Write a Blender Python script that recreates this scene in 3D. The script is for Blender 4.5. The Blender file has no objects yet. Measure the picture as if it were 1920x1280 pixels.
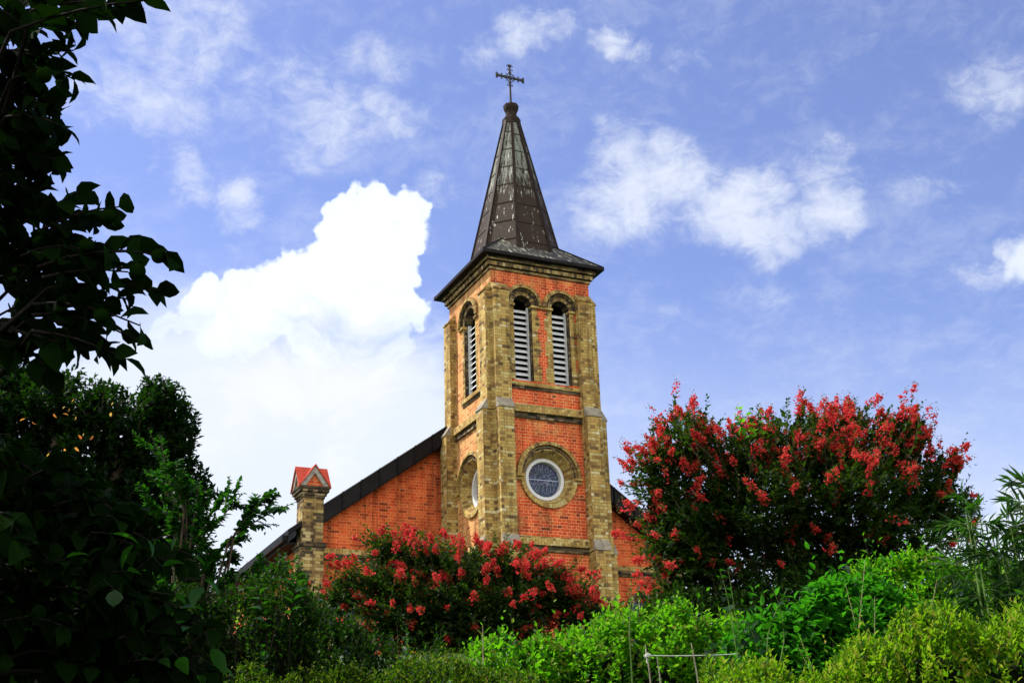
import bpy, math, random
import numpy as np
from mathutils import Matrix, Vector

# ------------------------------------------------------------------ camera, world, sun, exposure
scene = bpy.context.scene
COL = scene.collection
R = math.radians
CAM = np.array([-11.8563, -24.9755, 1.6])
YAW, PITCH, ROLL, FPX = -0.437322, 0.368662, -0.032307, 2360.7
ZO = 13.3                                   # church-local heights (0 = belfry eaves) to world heights
_rt = np.array([math.cos(YAW), math.sin(YAW), 0.0])
FWD = np.array([-math.sin(YAW) * math.cos(PITCH), math.cos(YAW) * math.cos(PITCH), math.sin(PITCH)])
_up = np.cross(_rt, FWD)
CRT = _rt * math.cos(ROLL) + _up * math.sin(ROLL)
CUP = -_rt * math.sin(ROLL) + _up * math.cos(ROLL)
FH = np.array([-math.sin(YAW), math.cos(YAW), 0.0])

cd = bpy.data.cameras.new('camera')
cd.sensor_fit = 'HORIZONTAL'
cd.sensor_width = 36.0
cd.lens = 36.0 * FPX / 1920.0
cd.clip_start, cd.clip_end = 0.05, 5000.0
cam = bpy.data.objects.new('camera', cd)
COL.objects.link(cam)
m = Matrix.Identity(4)
for i in range(3):
    m[i][0], m[i][1], m[i][2], m[i][3] = CRT[i], CUP[i], -FWD[i], CAM[i]
cam.matrix_world = m
scene.camera = cam

scene.view_settings.view_transform = 'Standard'
scene.view_settings.look = 'None'
scene.view_settings.gamma = 1.0
scene.view_settings.use_curve_mapping = False
scene.view_settings.exposure = 0.55
scene.cycles.max_bounces = 8
scene.cycles.transparent_max_bounces = 8

SUN_EL = R(52)
SUN_H = np.array([-0.80, 0.60, 0.0]); SUN_H /= np.linalg.norm(SUN_H)
SUN_DIR = Vector((SUN_H[0] * math.cos(SUN_EL), SUN_H[1] * math.cos(SUN_EL), math.sin(SUN_EL)))
sl = bpy.data.lights.new('sun', 'SUN')
sl.energy = 5.0
sl.angle = R(0.55)
sl.color = (1.0, 0.95, 0.86)
so = bpy.data.objects.new('sun', sl)
so.rotation_euler = SUN_DIR.to_track_quat('Z', 'Y').to_euler()
so.location = (0, 0, 60)
COL.objects.link(so)

world = bpy.data.worlds.new('World')
scene.world = world
world.use_nodes = True
WT = world.node_tree
WT.nodes.clear()


def _nd(t, kind, **kw):
    n = t.nodes.new(kind)
    for k, v in kw.items():
        setattr(n, k, v)
    return n


def _set(t, sock, v):
    if isinstance(v, bpy.types.NodeSocket):
        t.links.new(v, sock)
    else:
        sock.default_value = v


def mth(t, op, a, b=None, c=None, clamp=False):
    n = _nd(t, 'ShaderNodeMath', operation=op, use_clamp=clamp)
    _set(t, n.inputs[0], a)
    if b is not None: _set(t, n.inputs[1], b)
    if c is not None: _set(t, n.inputs[2], c)
    return n.outputs[0]


def vmt(t, op, a, b=None):
    n = _nd(t, 'ShaderNodeVectorMath', operation=op)
    _set(t, n.inputs[0], a)
    if b is not None: _set(t, n.inputs[1], b)
    return n.outputs['Value'] if op in ('DISTANCE', 'LENGTH', 'DOT_PRODUCT') else n.outputs[0]


def mixc(t, f, a, b, blend='MIX'):
    n = _nd(t, 'ShaderNodeMix', data_type='RGBA', blend_type=blend)
    _set(t, n.inputs['Factor'], f)
    _set(t, n.inputs['A'], a if isinstance(a, bpy.types.NodeSocket) else (*a, 1)[:4])
    _set(t, n.inputs['B'], b if isinstance(b, bpy.types.NodeSocket) else (*b, 1)[:4])
    return n.outputs['Result']


def noise(t, vec, scale, detail=5, rough=0.55, dist=0.0, out='Fac', dim='3D'):
    n = _nd(t, 'ShaderNodeTexNoise', noise_dimensions=dim)
    if vec is not None: t.links.new(vec, n.inputs['Vector'])
    n.inputs['Scale'].default_value = scale
    n.inputs['Detail'].default_value = detail
    n.inputs['Roughness'].default_value = rough
    n.inputs['Distortion'].default_value = dist
    return n.outputs[out]


def smooth(t, x, a, b, lo=0.0, hi=1.0):
    n = _nd(t, 'ShaderNodeMapRange', interpolation_type='SMOOTHSTEP')
    _set(t, n.inputs[0], x)
    for i, v in enumerate((a, b, lo, hi)): _set(t, n.inputs[i + 1], v)
    return n.outputs[0]


def sky_uv(px, py):
    """azimuth / elevation (radians) of the sky direction the cloud stands in"""
    d = FWD * FPX + CRT * (px - 960) - CUP * (py - 640)
    d = d / np.linalg.norm(d)
    return math.atan2(d @ _rt, d @ FH), math.asin(d[2])


def build_world():
    t = WT
    tc = _nd(t, 'ShaderNodeTexCoord')
    d = tc.outputs['Generated']
    sky = _nd(t, 'ShaderNodeTexSky', sky_type='NISHITA')
    sky.sun_disc = False
    sky.sun_elevation = SUN_EL
    sky.sun_rotation = math.atan2(SUN_H[0], SUN_H[1])
    sky.air_density, sky.dust_density, sky.ozone_density = 1.0, 0.6, 3.0
    sky.altitude = 50
    col = mixc(t, 1.0, sky.outputs[0], SKY_TINT, 'MULTIPLY')
    ux = vmt(t, 'DOT_PRODUCT', d, tuple(_rt))
    uy = vmt(t, 'DOT_PRODUCT', d, tuple(FH))
    sp = _nd(t, 'ShaderNodeSeparateXYZ'); t.links.new(d, sp.inputs[0])
    az = mth(t, 'ARCTAN2', ux, uy)
    el = mth(t, 'ARCSINE', sp.outputs[2])
    cb = _nd(t, 'ShaderNodeCombineXYZ')
    t.links.new(az, cb.inputs[0]); t.links.new(el, cb.inputs[1])
    P = cb.outputs[0]

    def warp(p, scale, amp, detail=4):
        n = noise(t, p, scale, detail, 0.6, out='Color')
        o = vmt(t, 'SUBTRACT', n, (0.5, 0.5, 0.5))
        o = vmt(t, 'MULTIPLY', o, (amp, amp, 0))
        return vmt(t, 'ADD', p, o)

    def field(p, blobs, soft=0.0):
        acc = None
        for (x, y, r) in blobs:
            u, v = sky_uv(x, y)
            f = mth(t, 'SUBTRACT', r / FPX, vmt(t, 'DISTANCE', p, (u, v, 0)))
            acc = f if acc is None else (mth(t, 'SMOOTH_MAX', acc, f, soft) if soft else mth(t, 'MAXIMUM', acc, f))
        return acc

    def patch(p, blobs):                     # soft weights, 1 in the middle of a blob
        acc = None
        for (x, y, rx, ry, w) in blobs:
            u, v = sky_uv(x, y)
            q = vmt(t, 'MULTIPLY', vmt(t, 'SUBTRACT', p, (u, v, 0)), (FPX / rx, FPX / ry, 0))
            f = smooth(t, vmt(t, 'LENGTH', q), 1.0, 0.1, 0.0, w)
            acc = f if acc is None else mth(t, 'MAXIMUM', acc, f)
        return acc

    # thin high cloud in streaks and ripples
    sv = vmt(t, 'MULTIPLY', warp(P, 7, 0.09), (1.0, 1.8, 1.0))
    n1 = noise(t, sv, 10, 10, 0.60, 0.6)
    n2 = noise(t, vmt(t, 'MULTIPLY', warp(P, 22, 0.025), (1.0, 1.7, 1.0)), 42, 8, 0.66, 0.5)
    nn = mth(t, 'ADD', mth(t, 'MULTIPLY', n1, 0.62), mth(t, 'MULTIPLY', n2, 0.38))
    pt = patch(warp(P, 10, 0.10, 6), [
        (1210, 350, 260, 150, 1.15), (1400, 390, 260, 140, 1.2), (1560, 370, 150, 150, 1.0), (1330, 540, 330, 80, .45),
        (1010, 75, 170, 70, .85), (1160, 100, 110, 60, .9), (1270, 125, 120, 45, .6),
        (450, 400, 120, 80, .95), (330, 330, 150, 80, .7), (240, 200, 340, 170, .85), (330, 80, 380, 140, .75), (560, 180, 420, 200, .6),
        (690, 130, 200, 110, .6), (740, 220, 180, 80, .6), (560, 260, 260, 120, .55), (830, 370, 120, 70, .7),
        (950, 180, 120, 60, .45), (1880, 160, 200, 170, .6), (1800, 330, 220, 90, .5), (1900, 490, 60, 80, 1.1), (1860, 520, 90, 60, .7),
        (1380, 540, 200, 60, .5), (1720, 600, 90, 40, .4), (880, 80, 120, 60, .6)])
    wisp = smooth(t, mth(t, 'ADD', nn, mth(t, 'MULTIPLY', mth(t, 'SUBTRACT', pt, 1.0), 0.26)), 0.25, 0.65)
    wisp = mth(t, 'MULTIPLY', wisp, smooth(t, pt, 0.0, 0.6))
    general = mth(t, 'MULTIPLY', smooth(t, nn, 0.42, 0.72), 0.26)
    wisp = mth(t, 'MAXIMUM', mth(t, 'MULTIPLY', wisp, 0.88), general)
    col = mixc(t, wisp, col, CLOUD_THIN)
    # the pale haze low in the sky, thicker on the left under the cumulus
    low = smooth(t, mth(t, 'ADD', el, mth(t, 'MULTIPLY', az, 0.16)), R(25), R(8), 0.0, 0.72)
    col = mixc(t, low, col, CLOUD_LOW)
    vb0 = mth(t, 'SUBTRACT', n1, 0.5)
    vb = field(warp(P, 10, 0.03), [(560, 900, 300), (300, 800, 230), (690, 760, 170), (780, 800, 140), (380, 700, 130), (640, 1050, 250), (300, 620, 60)], 0.05)
    veil = smooth(t, mth(t, 'ADD', vb, mth(t, 'MULTIPLY', mth(t, 'SUBTRACT', n1, 0.5), 0.10)), -0.02, 0.045, 0.0, 0.93)
    vw = smooth(t, mth(t, 'ADD', field(warp(P, 9, 0.06, 6), [(420, 770, 95), (520, 720, 130), (660, 690, 120), (640, 880, 90), (340, 880, 90)], 0.05), mth(t, 'MULTIPLY', vb0, .16)), -0.01, 0.06)
    col = mixc(t, veil, col, mixc(t, vw, CLOUD_LOW, CLOUD_WHITE))
    # the cumulus: rounded turrets with knobbly edges
    Q = warp(warp(P, 18, 0.022, 3), 70, 0.006, 4)
    vo = _nd(t, 'ShaderNodeTexVoronoi', feature='SMOOTH_F1'); t.links.new(Q, vo.inputs['Vector']); vo.inputs['Scale'].default_value = 52
    vo.inputs['Smoothness'].default_value = .25
    vo2 = _nd(t, 'ShaderNodeTexVoronoi', feature='SMOOTH_F1'); t.links.new(Q, vo2.inputs['Vector']); vo2.inputs['Scale'].default_value = 130
    vo2.inputs['Smoothness'].default_value = .25
    bump = mth(t, 'ADD', mth(t, 'MULTIPLY', mth(t, 'SUBTRACT', 0.4, vo.outputs['Distance']), 0.017),
               mth(t, 'MULTIPLY', mth(t, 'SUBTRACT', 0.4, vo2.outputs['Distance']), 0.007))
    cf = field(Q, [(698, 412, 72), (768, 416, 55), (648, 424, 62), (780, 450, 42), (625, 470, 72), (735, 510, 78), (565, 505, 62), (500, 535, 66), (440, 550, 56),
                   (392, 560, 52), (357, 585, 40), (320, 610, 40), (690, 600, 105), (590, 600, 100), (480, 600, 80), (758, 580, 55), (420, 620, 60), (690, 480, 95), (740, 455, 60), (620, 540, 90), (540, 570, 80)])
    cf = mth(t, 'ADD', cf, bump)
    edge = mth(t, 'ADD', cf, mth(t, 'MULTIPLY', mth(t, 'SUBTRACT', n2, 0.5), 0.012))
    crisp = smooth(t, edge, -0.001, 0.0045)
    # the right flank and the base are softer, dissolving into veil
    base = smooth(t, mth(t, 'ADD', el, mth(t, 'MULTIPLY', vb0, .10)), sky_uv(600, 740)[1], sky_uv(600, 560)[1])
    crisp = mth(t, 'MULTIPLY', crisp, base)
    body = smooth(t, mth(t, 'ADD', cf, mth(t, 'MULTIPLY', mth(t, 'SUBTRACT', n1, 0.5), 0.06)), 0.0, 0.05)
    ccol = mixc(t, body, CLOUD_EDGE, CLOUD_CORE)
    col = mixc(t, crisp, col, ccol)
    # two small far cumulus puffs by the bamboo
    cf2 = mth(t, 'ADD', field(Q, [(1893, 925, 26), (1925, 930, 44), (1880, 960, 24), (1925, 475, 46), (1900, 1000, 60), (1800, 1050, 60)]), bump)
    col = mixc(t, smooth(t, cf2, -0.004, 0.006, 0, .85), col, CLOUD_LOW)
    # unseen bright clouds beside and behind the viewer, added to fill the shaded front
    dn = noise(t, d, 1.7, 8, 0.6, 0.3)
    behind = smooth(t, uy, 0.25, -0.35)
    horiz = smooth(t, sp.outputs[2], 0.98, 0.45)
    fill_cloud = mth(t, 'MULTIPLY', mth(t, 'MULTIPLY', smooth(t, dn, 0.30, 0.44), behind), horiz)
    col = mixc(t, fill_cloud, col, FILL_CLOUD)
    ground = smooth(t, sp.outputs[2], -0.01, -0.06)
    col = mixc(t, ground, col, (0.12 / SKY_S, 0.13 / SKY_S, 0.09 / SKY_S))
    bg = _nd(t, 'ShaderNodeBackground'); bg.inputs['Strength'].default_value = SKY_S
    t.links.new(col, bg.inputs['Color'])
    out = _nd(t, 'ShaderNodeOutputWorld'); t.links.new(bg.outputs[0], out.inputs[0])


SKY_S = 0.12
_k = 1.0 / SKY_S
SKY_TINT = (1.13, 0.99, 1.18)
CLOUD_THIN = (0.60 * _k, 0.64 * _k, 0.72 * _k)
CLOUD_LOW = (0.59 * _k, 0.64 * _k, 0.72 * _k)
CLOUD_EDGE = (0.66 * _k, 0.72 * _k, 0.8 * _k)
CLOUD_CORE = (0.80 * _k, 0.80 * _k, 0.81 * _k)
CLOUD_WHITE = (0.68 * _k, 0.695 * _k, 0.73 * _k)
FILL_CLOUD = (1.75 * _k, 1.72 * _k, 1.66 * _k)  # added fill from unseen clouds, brighter than the visible ones
build_world()
world.cycles.sampling_method = 'MANUAL'
world.cycles.sample_map_resolution = 1024


# ------------------------------------------------------------------ helpers
def at(px, py, dep):
    """the world point that stands dep metres ahead in the given direction"""
    return CAM + dep * (FWD + CRT * (px - 960) / FPX - CUP * (py - 640) / FPX)


def sstep(x, a, b):
    q = np.clip((x - a) / (b - a), 0, 1)
    return q * q * (3 - 2 * q)


def ground_z(x, y):
    s = (x - CAM[0]) * FH[0] + (y - CAM[1]) * FH[1]
    return 3.7 * sstep(s, 2.5, 17.0) + 0.05 * np.sin(x * 1.3 + 1) * np.cos(y * 1.1)


def on_ground(x, y): return (x, y, float(ground_z(np.float64(x), np.float64(y))))


def tag(o, label=None, cat=None, group=None, kind=None):
    if label: o['label'] = label
    if cat: o['category'] = cat
    if group: o['group'] = group
    if kind: o['kind'] = kind
    return o


def empty(name, loc, label, cat, group=None):
    o = bpy.data.objects.new(name, None)
    o.location = loc
    o.empty_display_size = 0.3
    COL.objects.link(o)
    return tag(o, label, cat, group)


def root_of(o):
    while o.parent is not None: o = o.parent
    return o


def link_mesh(name, V, loops, starts, totals, mat, parent=None, uvs=None, smooth_shade=False):
    V = np.asarray(V, dtype=np.float64)
    if parent is not None: V = V - np.array(root_of(parent).location)
    me = bpy.data.meshes.new(name)
    me.vertices.add(len(V)); me.vertices.foreach_set('co', V.astype(np.float32).ravel())
    me.loops.add(len(loops)); me.loops.foreach_set('vertex_index', np.asarray(loops, dtype=np.int32))
    me.polygons.add(len(starts))
    me.polygons.foreach_set('loop_start', np.asarray(starts, dtype=np.int32))
    me.polygons.foreach_set('loop_total', np.asarray(totals, dtype=np.int32))
    if smooth_shade: me.polygons.foreach_set('use_smooth', np.ones(len(starts), dtype=bool))
    if uvs is not None:
        l = me.uv_layers.new(name='UVMap')
        l.data.foreach_set('uv', np.asarray(uvs, dtype=np.float32).ravel())
    me.update(calc_edges=True)
    me.validate()
    me.materials.append(mat)
    o = bpy.data.objects.new(name, me)
    COL.objects.link(o)
    if parent is not None: o.parent = parent
    return o


class MB:
    """collects faces and builds them as one mesh; uv: metres on the face, chosen per face"""
    def __init__(s): s.v = []; s.f = []; s.uv = []

    def face(s, pts, uv=None):
        b = len(s.v); s.v += [tuple(p) for p in pts]; s.f.append(list(range(b, b + len(pts))))
        if uv is None or uv == 'soldier':
            p = [np.array(q, float) for q in pts]
            n = np.zeros(3)
            for i in range(len(p)): n += np.cross(p[i] - p[0], p[(i + 1) % len(p)] - p[0])
            a = np.abs(n)
            if a[2] > 1.15 * max(a[0], a[1]): q = [(w[0], w[1]) for w in p]
            elif a[0] > a[1]: q = [(w[1] + .05, w[2]) for w in p]
            else: q = [(w[0], w[2]) for w in p]
            if uv == 'soldier': q = [(b_ + .03, a_) for a_, b_ in q]
            uv = q
        s.uv.append(uv)

    def hexa(s, c, uv=None):
        """8 corners: bottom ring 0-3 counter-clockwise from above, top ring 4-7"""
        for f in ((3, 2, 1, 0), (4, 5, 6, 7), (0, 1, 5, 4), (1, 2, 6, 5), (2, 3, 7, 6), (3, 0, 4, 7)):
            s.face([c[i] for i in f], uv)

    def box(s, x0, x1, y0, y1, z0, z1, uv=None):
        s.hexa([(x0, y0, z0), (x1, y0, z0), (x1, y1, z0), (x0, y1, z0), (x0, y0, z1), (x1, y0, z1), (x1, y1, z1), (x0, y1, z1)], uv)

    def tube(s, pts, rad, n=6, caps=True):
        pts = [np.array(p, float) for p in pts]
        rings = []
        prev = None
        for i, p in enumerate(pts):
            tn = pts[min(i + 1, len(pts) - 1)] - pts[max(i - 1, 0)]
            tn = tn / (np.linalg.norm(tn) + 1e-9)
            ref = np.array([0, 0, 1.0]) if abs(tn[2]) < .9 else np.array([1.0, 0, 0])
            a = np.cross(tn, ref) if prev is None else prev - tn * (prev @ tn)
            a = a / (np.linalg.norm(a) + 1e-9); prev = a
            b = np.cross(tn, a)
            r = rad[i] if hasattr(rad, '__len__') else rad
            rings.append([tuple(p + r * (a * math.cos(k * 2 * math.pi / n) + b * math.sin(k * 2 * math.pi / n))) for k in range(n)])
        base = len(s.v)
        for r_ in rings: s.v += r_
        for i in range(len(rings) - 1):
            for k in range(n):
                s.f.append([base + i * n + k, base + i * n + (k + 1) % n, base + (i + 1) * n + (k + 1) % n, base + (i + 1) * n + k])
                s.uv.append([(k * .02, i * .1), (k * .02 + .02, i * .1), (k * .02 + .02, i * .1 + .1), (k * .02, i * .1 + .1)])
        if caps:
            s.face(rings[0][::-1]); s.face(rings[-1])

    def lathe(s, cx, cy, prof, n=8, rot=0.0):
        for (r0, z0), (r1, z1) in zip(prof[:-1], prof[1:]):
            for k in range(n):
                a0, a1 = rot + k * 2 * math.pi / n, rot + (k + 1) * 2 * math.pi / n
                q = [(cx + r0 * math.cos(a0), cy + r0 * math.sin(a0), z0), (cx + r0 * math.cos(a1), cy + r0 * math.sin(a1), z0),
                     (cx + r1 * math.cos(a1), cy + r1 * math.sin(a1), z1), (cx + r1 * math.cos(a0), cy + r1 * math.sin(a0), z1)]
                if r0 < 1e-6: q = [q[0], q[2], q[3]]
                elif r1 < 1e-6: q = q[:3]
                s.face(q)

    def build(s, name, mat, parent=None, smooth_shade=False):
        loops = [i for f in s.f for i in f]
        tot = [len(f) for f in s.f]
        st = np.concatenate([[0], np.cumsum(tot)[:-1]])
        uvs = [u for q in s.uv for u in q]
        return link_mesh(name, s.v, loops, st, tot, mat, parent, uvs, smooth_shade)


def fill_with_holes(outer, holes):
    """2-D triangles between an outline and hole loops"""
    import bmesh
    bm = bmesh.new()
    for loop in [outer] + holes:
        vs = [bm.verts.new((p[0], p[1], 0)) for p in loop]
        for i in range(len(vs)): bm.edges.new((vs[i], vs[(i + 1) % len(vs)]))
    bmesh.ops.triangle_fill(bm, use_beauty=True, use_dissolve=False, edges=bm.edges[:])
    tris = []
    for f in bm.faces:
        p = [v.co.xy.copy() for v in f.verts]
        if (p[1] - p[0]).cross(p[2] - p[0]) < 0: p.reverse()
        tris.append([(q.x, q.y) for q in p])
    bm.free()
    return tris


# ------------------------------------------------------------------ materials
def new_mat(name):
    mt = bpy.data.materials.new(name)
    mt.use_nodes = True
    t = mt.node_tree
    b = t.nodes['Principled BSDF']
    return mt, t, b


def ramp(t, fac, stops, interp='LINEAR'):
    n = _nd(t, 'ShaderNodeValToRGB')
    n.color_ramp.interpolation = interp
    e = n.color_ramp.elements
    while len(e) < len(stops): e.new(0.5)
    for i, (p, c) in enumerate(stops):
        e[i].position = p; e[i].color = (*c, 1)
    t.links.new(fac, n.inputs[0])
    return n.outputs[0]


def brick_mat(name, stops, mortar, stain=None, stain_amt=0.5, bw=0.226, bh=0.07, ms=0.0055, bump=0.5):
    mt, t, b = new_mat(name)
    uv = _nd(t, 'ShaderNodeTexCoord').outputs['UV']
    nz = noise(t, uv, 22, 3, 0.6, out='Color')
    uvw = vmt(t, 'ADD', uv, vmt(t, 'MULTIPLY', vmt(t, 'SUBTRACT', nz, (.5, .5, .5)), (0.012, 0.010, 0)))
    br = _nd(t, 'ShaderNodeTexBrick', offset=0.5, offset_frequency=2, squash=0.5, squash_frequency=2)
    t.links.new(uvw, br.inputs['Vector'])
    br.inputs['Color1'].default_value = (0, 0, 0, 1); br.inputs['Color2'].default_value = (1, 1, 1, 1)
    br.inputs['Mortar'].default_value = (0.5, 0.5, 0.5, 1)
    br.inputs['Scale'].default_value = 1.0
    br.inputs['Mortar Size'].default_value = ms
    br.inputs['Mortar Smooth'].default_value = 0.25
    br.inputs['Brick Width'].default_value = bw
    br.inputs['Row Height'].default_value = bh
    c = ramp(t, br.outputs['Color'], stops)
    grain = noise(t, uv, 60, 6, 0.65)
    c = mixc(t, 1.0, c, ramp(t, grain, [(0.2, (0.62, 0.62, 0.62)), (0.8, (1.25, 1.25, 1.25))]), 'MULTIPLY')
    big = noise(t, uv, 1.6, 6, 0.62)
    if stain:
        c = mixc(t, mth(t, 'MULTIPLY', smooth(t, big, 0.50, 0.68, 0, stain_amt), smooth(t, noise(t, uv, 7, 5), .35, .65, .4, 1)), c, stain)
    c = mixc(t, mth(t, 'MULTIPLY', br.outputs['Fac'], smooth(t, noise(t, uv, 5, 4), .3, .7, .55, 1.0)), c, mortar)
    soot = noise(t, vmt(t, 'MULTIPLY', uv, (1.0, .35, 1)), 3.1, 7, .65)
    c = mixc(t, 1.0, c, ramp(t, soot, [(0.32, (.50, .46, .43)), (0.5, (.88, .87, .86)), (.62, (1, 1, 1)), (.8, (1.15, 1.12, 1.06))]), 'MULTIPLY')
    runs = noise(t, vmt(t, 'MULTIPLY', uv, (5.0, .22, 1)), 1.3, 6, .7)
    c = mixc(t, 1.0, c, ramp(t, runs, [(0.34, (.42, .39, .37)), (0.47, (1, 1, 1)), (.62, (1, 1, 1)), (.76, (1.2, 1.17, 1.1))]), 'MULTIPLY')
    t.links.new(c, b.inputs['Base Color'])
    b.inputs['Roughness'].default_value = 0.9
    b.inputs['Specular IOR Level'].default_value = 0.2
    h = mth(t, 'SUBTRACT', mth(t, 'MULTIPLY', grain, 0.35), br.outputs['Fac'])
    bp = _nd(t, 'ShaderNodeBump'); bp.inputs['Strength'].default_value = bump; bp.inputs['Distance'].default_value = 0.008
    t.links.new(h, bp.inputs['Height']); t.links.new(bp.outputs[0], b.inputs['Normal'])
    return mt


RED = brick_mat('red_brick', [(0.0, (.15, .035, .018)), (.07, (.40, .055, .018)), (.3, (.58, .078, .022)), (.75, (.64, .095, .026)), (1.0, (.68, .14, .04))],
                (.80, .46, .22), (.60, .30, .09), .6, ms=.0052)
RED_SUNLIT = brick_mat('sunlit_red_brick', [(0.0, (.30, .10, .035)), (.15, (.52, .19, .06)), (.5, (.62, .27, .09)), (1.0, (.66, .36, .14))],
                (.74, .52, .25), (.62, .40, .16), .5, ms=.006)  # red brick paled as if sunlit, the light put into the colour
RED_N = brick_mat('red_brick_nave', [(0.0, (.24, .045, .018)), (.12, (.48, .065, .018)), (.4, (.62, .09, .024)), (1.0, (.68, .14, .04))],
                  (.72, .34, .14), (.62, .17, .05), .3, ms=.005)
OCHRE = brick_mat('ochre_brick', [(0.0, (.10, .065, .034)), (.10, (.24, .14, .05)), (.3, (.40, .25, .072)), (.75, (.49, .35, .105)), (.94, (.53, .43, .18)), (1.0, (.60, .54, .34))],
                  (.17, .11, .045), (.47, .40, .15), .5, ms=.0055)
OCHRE_DK = brick_mat('mixed_brown_brick', [(0.0, (.05, .040, .03)), (.25, (.14, .09, .045)), (.5, (.28, .18, .065)), (.8, (.40, .29, .10)), (1.0, (.50, .42, .22))],
                     (.15, .11, .055), (.10, .08, .05), .55, ms=.0045)
BRICK_DK = brick_mat('dark_shade_brick', [(0.0, (.02, .017, .014)), (.3, (.05, .038, .026)), (.6, (.10, .07, .04)), (.9, (.20, .14, .07)), (1.0, (.34, .27, .15))],
                     (.10, .08, .05), (.04, .033, .027), .6, ms=.004)  # dark brick; on undersides and undercuts its colour stands for shade


def simple_mat(name, col, rough=0.6, metal=0.0, var=0.25, scale=8, spec=0.4, bump=0.0, col2=None):
    mt, t, b = new_mat(name)
    ob = _nd(t, 'ShaderNodeTexCoord').outputs['Object']
    n = noise(t, ob, scale, 6, .65)
    lo = tuple(c * (1 - var) for c in col); hi = col2 or tuple(min(1, c * (1 + var)) for c in col)
    t.links.new(ramp(t, n, [(.3, lo), (.7, hi)]), b.inputs['Base Color'])
    b.inputs['Roughness'].default_value = rough; b.inputs['Metallic'].default_value = metal
    b.inputs['Specular IOR Level'].default_value = spec
    if bump:
        bp = _nd(t, 'ShaderNodeBump'); bp.inputs['Strength'].default_value = bump; bp.inputs['Distance'].default_value = .01
        t.links.new(n, bp.inputs['Height']); t.links.new(bp.outputs[0], b.inputs['Normal'])
    return mt


IRON = simple_mat('black_iron', (.012, .010, .010), .55, .3)
WHITE = simple_mat('white_paint', (.54, .54, .53), .5, 0, .12, 14)
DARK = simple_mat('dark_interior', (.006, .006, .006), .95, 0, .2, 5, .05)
SLAB = simple_mat('grey_coping', (.23, .20, .15), .85, 0, .35, 9, .2, .4)
TILE = simple_mat('red_tile', (.34, .034, .012), .75, 0, .35, 9, .35, .2)
CEMENT = simple_mat('weathered_cement', (.26, .24, .21), .9, 0, .4, 11, .2, .3)
DKMET = simple_mat('dark_roof_metal', (.006, .005, .0055), .6, 0, .6, 3, .12)


CAPM = simple_mat('grey_capping', (.07, .065, .065), .5, 0, .6, 4, .3)


def louvre_mat():
    mt, t, b = new_mat('louvre_paint')
    ob = _nd(t, 'ShaderNodeTexCoord').outputs['Object']
    n = noise(t, vmt(t, 'MULTIPLY', ob, (2, 2, 22)), 4, 6, .7)
    c = ramp(t, n, [(.3, (.22, .22, .22)), (.45, (.62, .63, .64)), (.8, (.74, .75, .76))])
    t.links.new(c, b.inputs['Base Color']); b.inputs['Roughness'].default_value = .6
    return mt


LOUVRE = louvre_mat()


def copper_mat(name, streak_top, streak_lo, base1, base2, pale, skirt=False):
    """old brown copper with pale verdigris runs"""
    mt, t, b = new_mat(name)
    uv = _nd(t, 'ShaderNodeTexCoord').outputs['UV']
    sp = _nd(t, 'ShaderNodeSeparateXYZ'); t.links.new(uv, sp.inputs[0])
    c = mixc(t, noise(t, uv, 3.2, 5, .6), base1, base2)
    st = noise(t, vmt(t, 'MULTIPLY', uv, (13, 1.5 if not skirt else 4, 1)), 1.0, 5, .7)
    fl = noise(t, vmt(t, 'MULTIPLY', uv, (26, 4.5, 1)), 1.0, 3, .6)
    zz = smooth(t, sp.outputs[1], streak_lo, streak_top, 0.0, 1.0)
    thr = mth(t, 'SUBTRACT', 0.60 if not skirt else .545, mth(t, 'MULTIPLY', zz, 0.15 if not skirt else .05))
    f = smooth(t, mth(t, 'SUBTRACT', mth(t, 'ADD', mth(t, 'MULTIPLY', st, .6), mth(t, 'MULTIPLY', fl, .4)), thr), -0.02, 0.04, 0, .85)
    c = mixc(t, f, c, pale)
    f2 = smooth(t, mth(t, 'ADD', mth(t, 'MULTIPLY', st, .5), mth(t, 'MULTIPLY', fl, .5)), .585, .625, 0, .9)
    c = mixc(t, f2, c, (.62, .62, .56))
    t.links.new(c, b.inputs['Base Color'])
    b.inputs['Specular IOR Level'].default_value = .12
    t.links.new(mth(t, 'ADD', .5, mth(t, 'MULTIPLY', st, .3)), b.inputs['Roughness'])
    bp = _nd(t, 'ShaderNodeBump'); bp.inputs['Strength'].default_value = .25; bp.inputs['Distance'].default_value = .01
    t.links.new(noise(t, uv, 9, 4), bp.inputs['Height']); t.links.new(bp.outputs[0], b.inputs['Normal'])
    return mt


SPIRE = copper_mat('spire_copper', ZO + 3.9, ZO + 1.6, (.019, .0125, .009), (.040, .025, .0175), (.17, .185, .155))
SKIRT = copper_mat('skirt_copper', ZO + 1.15, ZO + .3, (.022, .021, .020), (.06, .056, .048), (.21, .20, .14), True)
BATTEN = simple_mat('batten_copper', (.022, .014, .011), .65, 0, .4, 6, .1)


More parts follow.
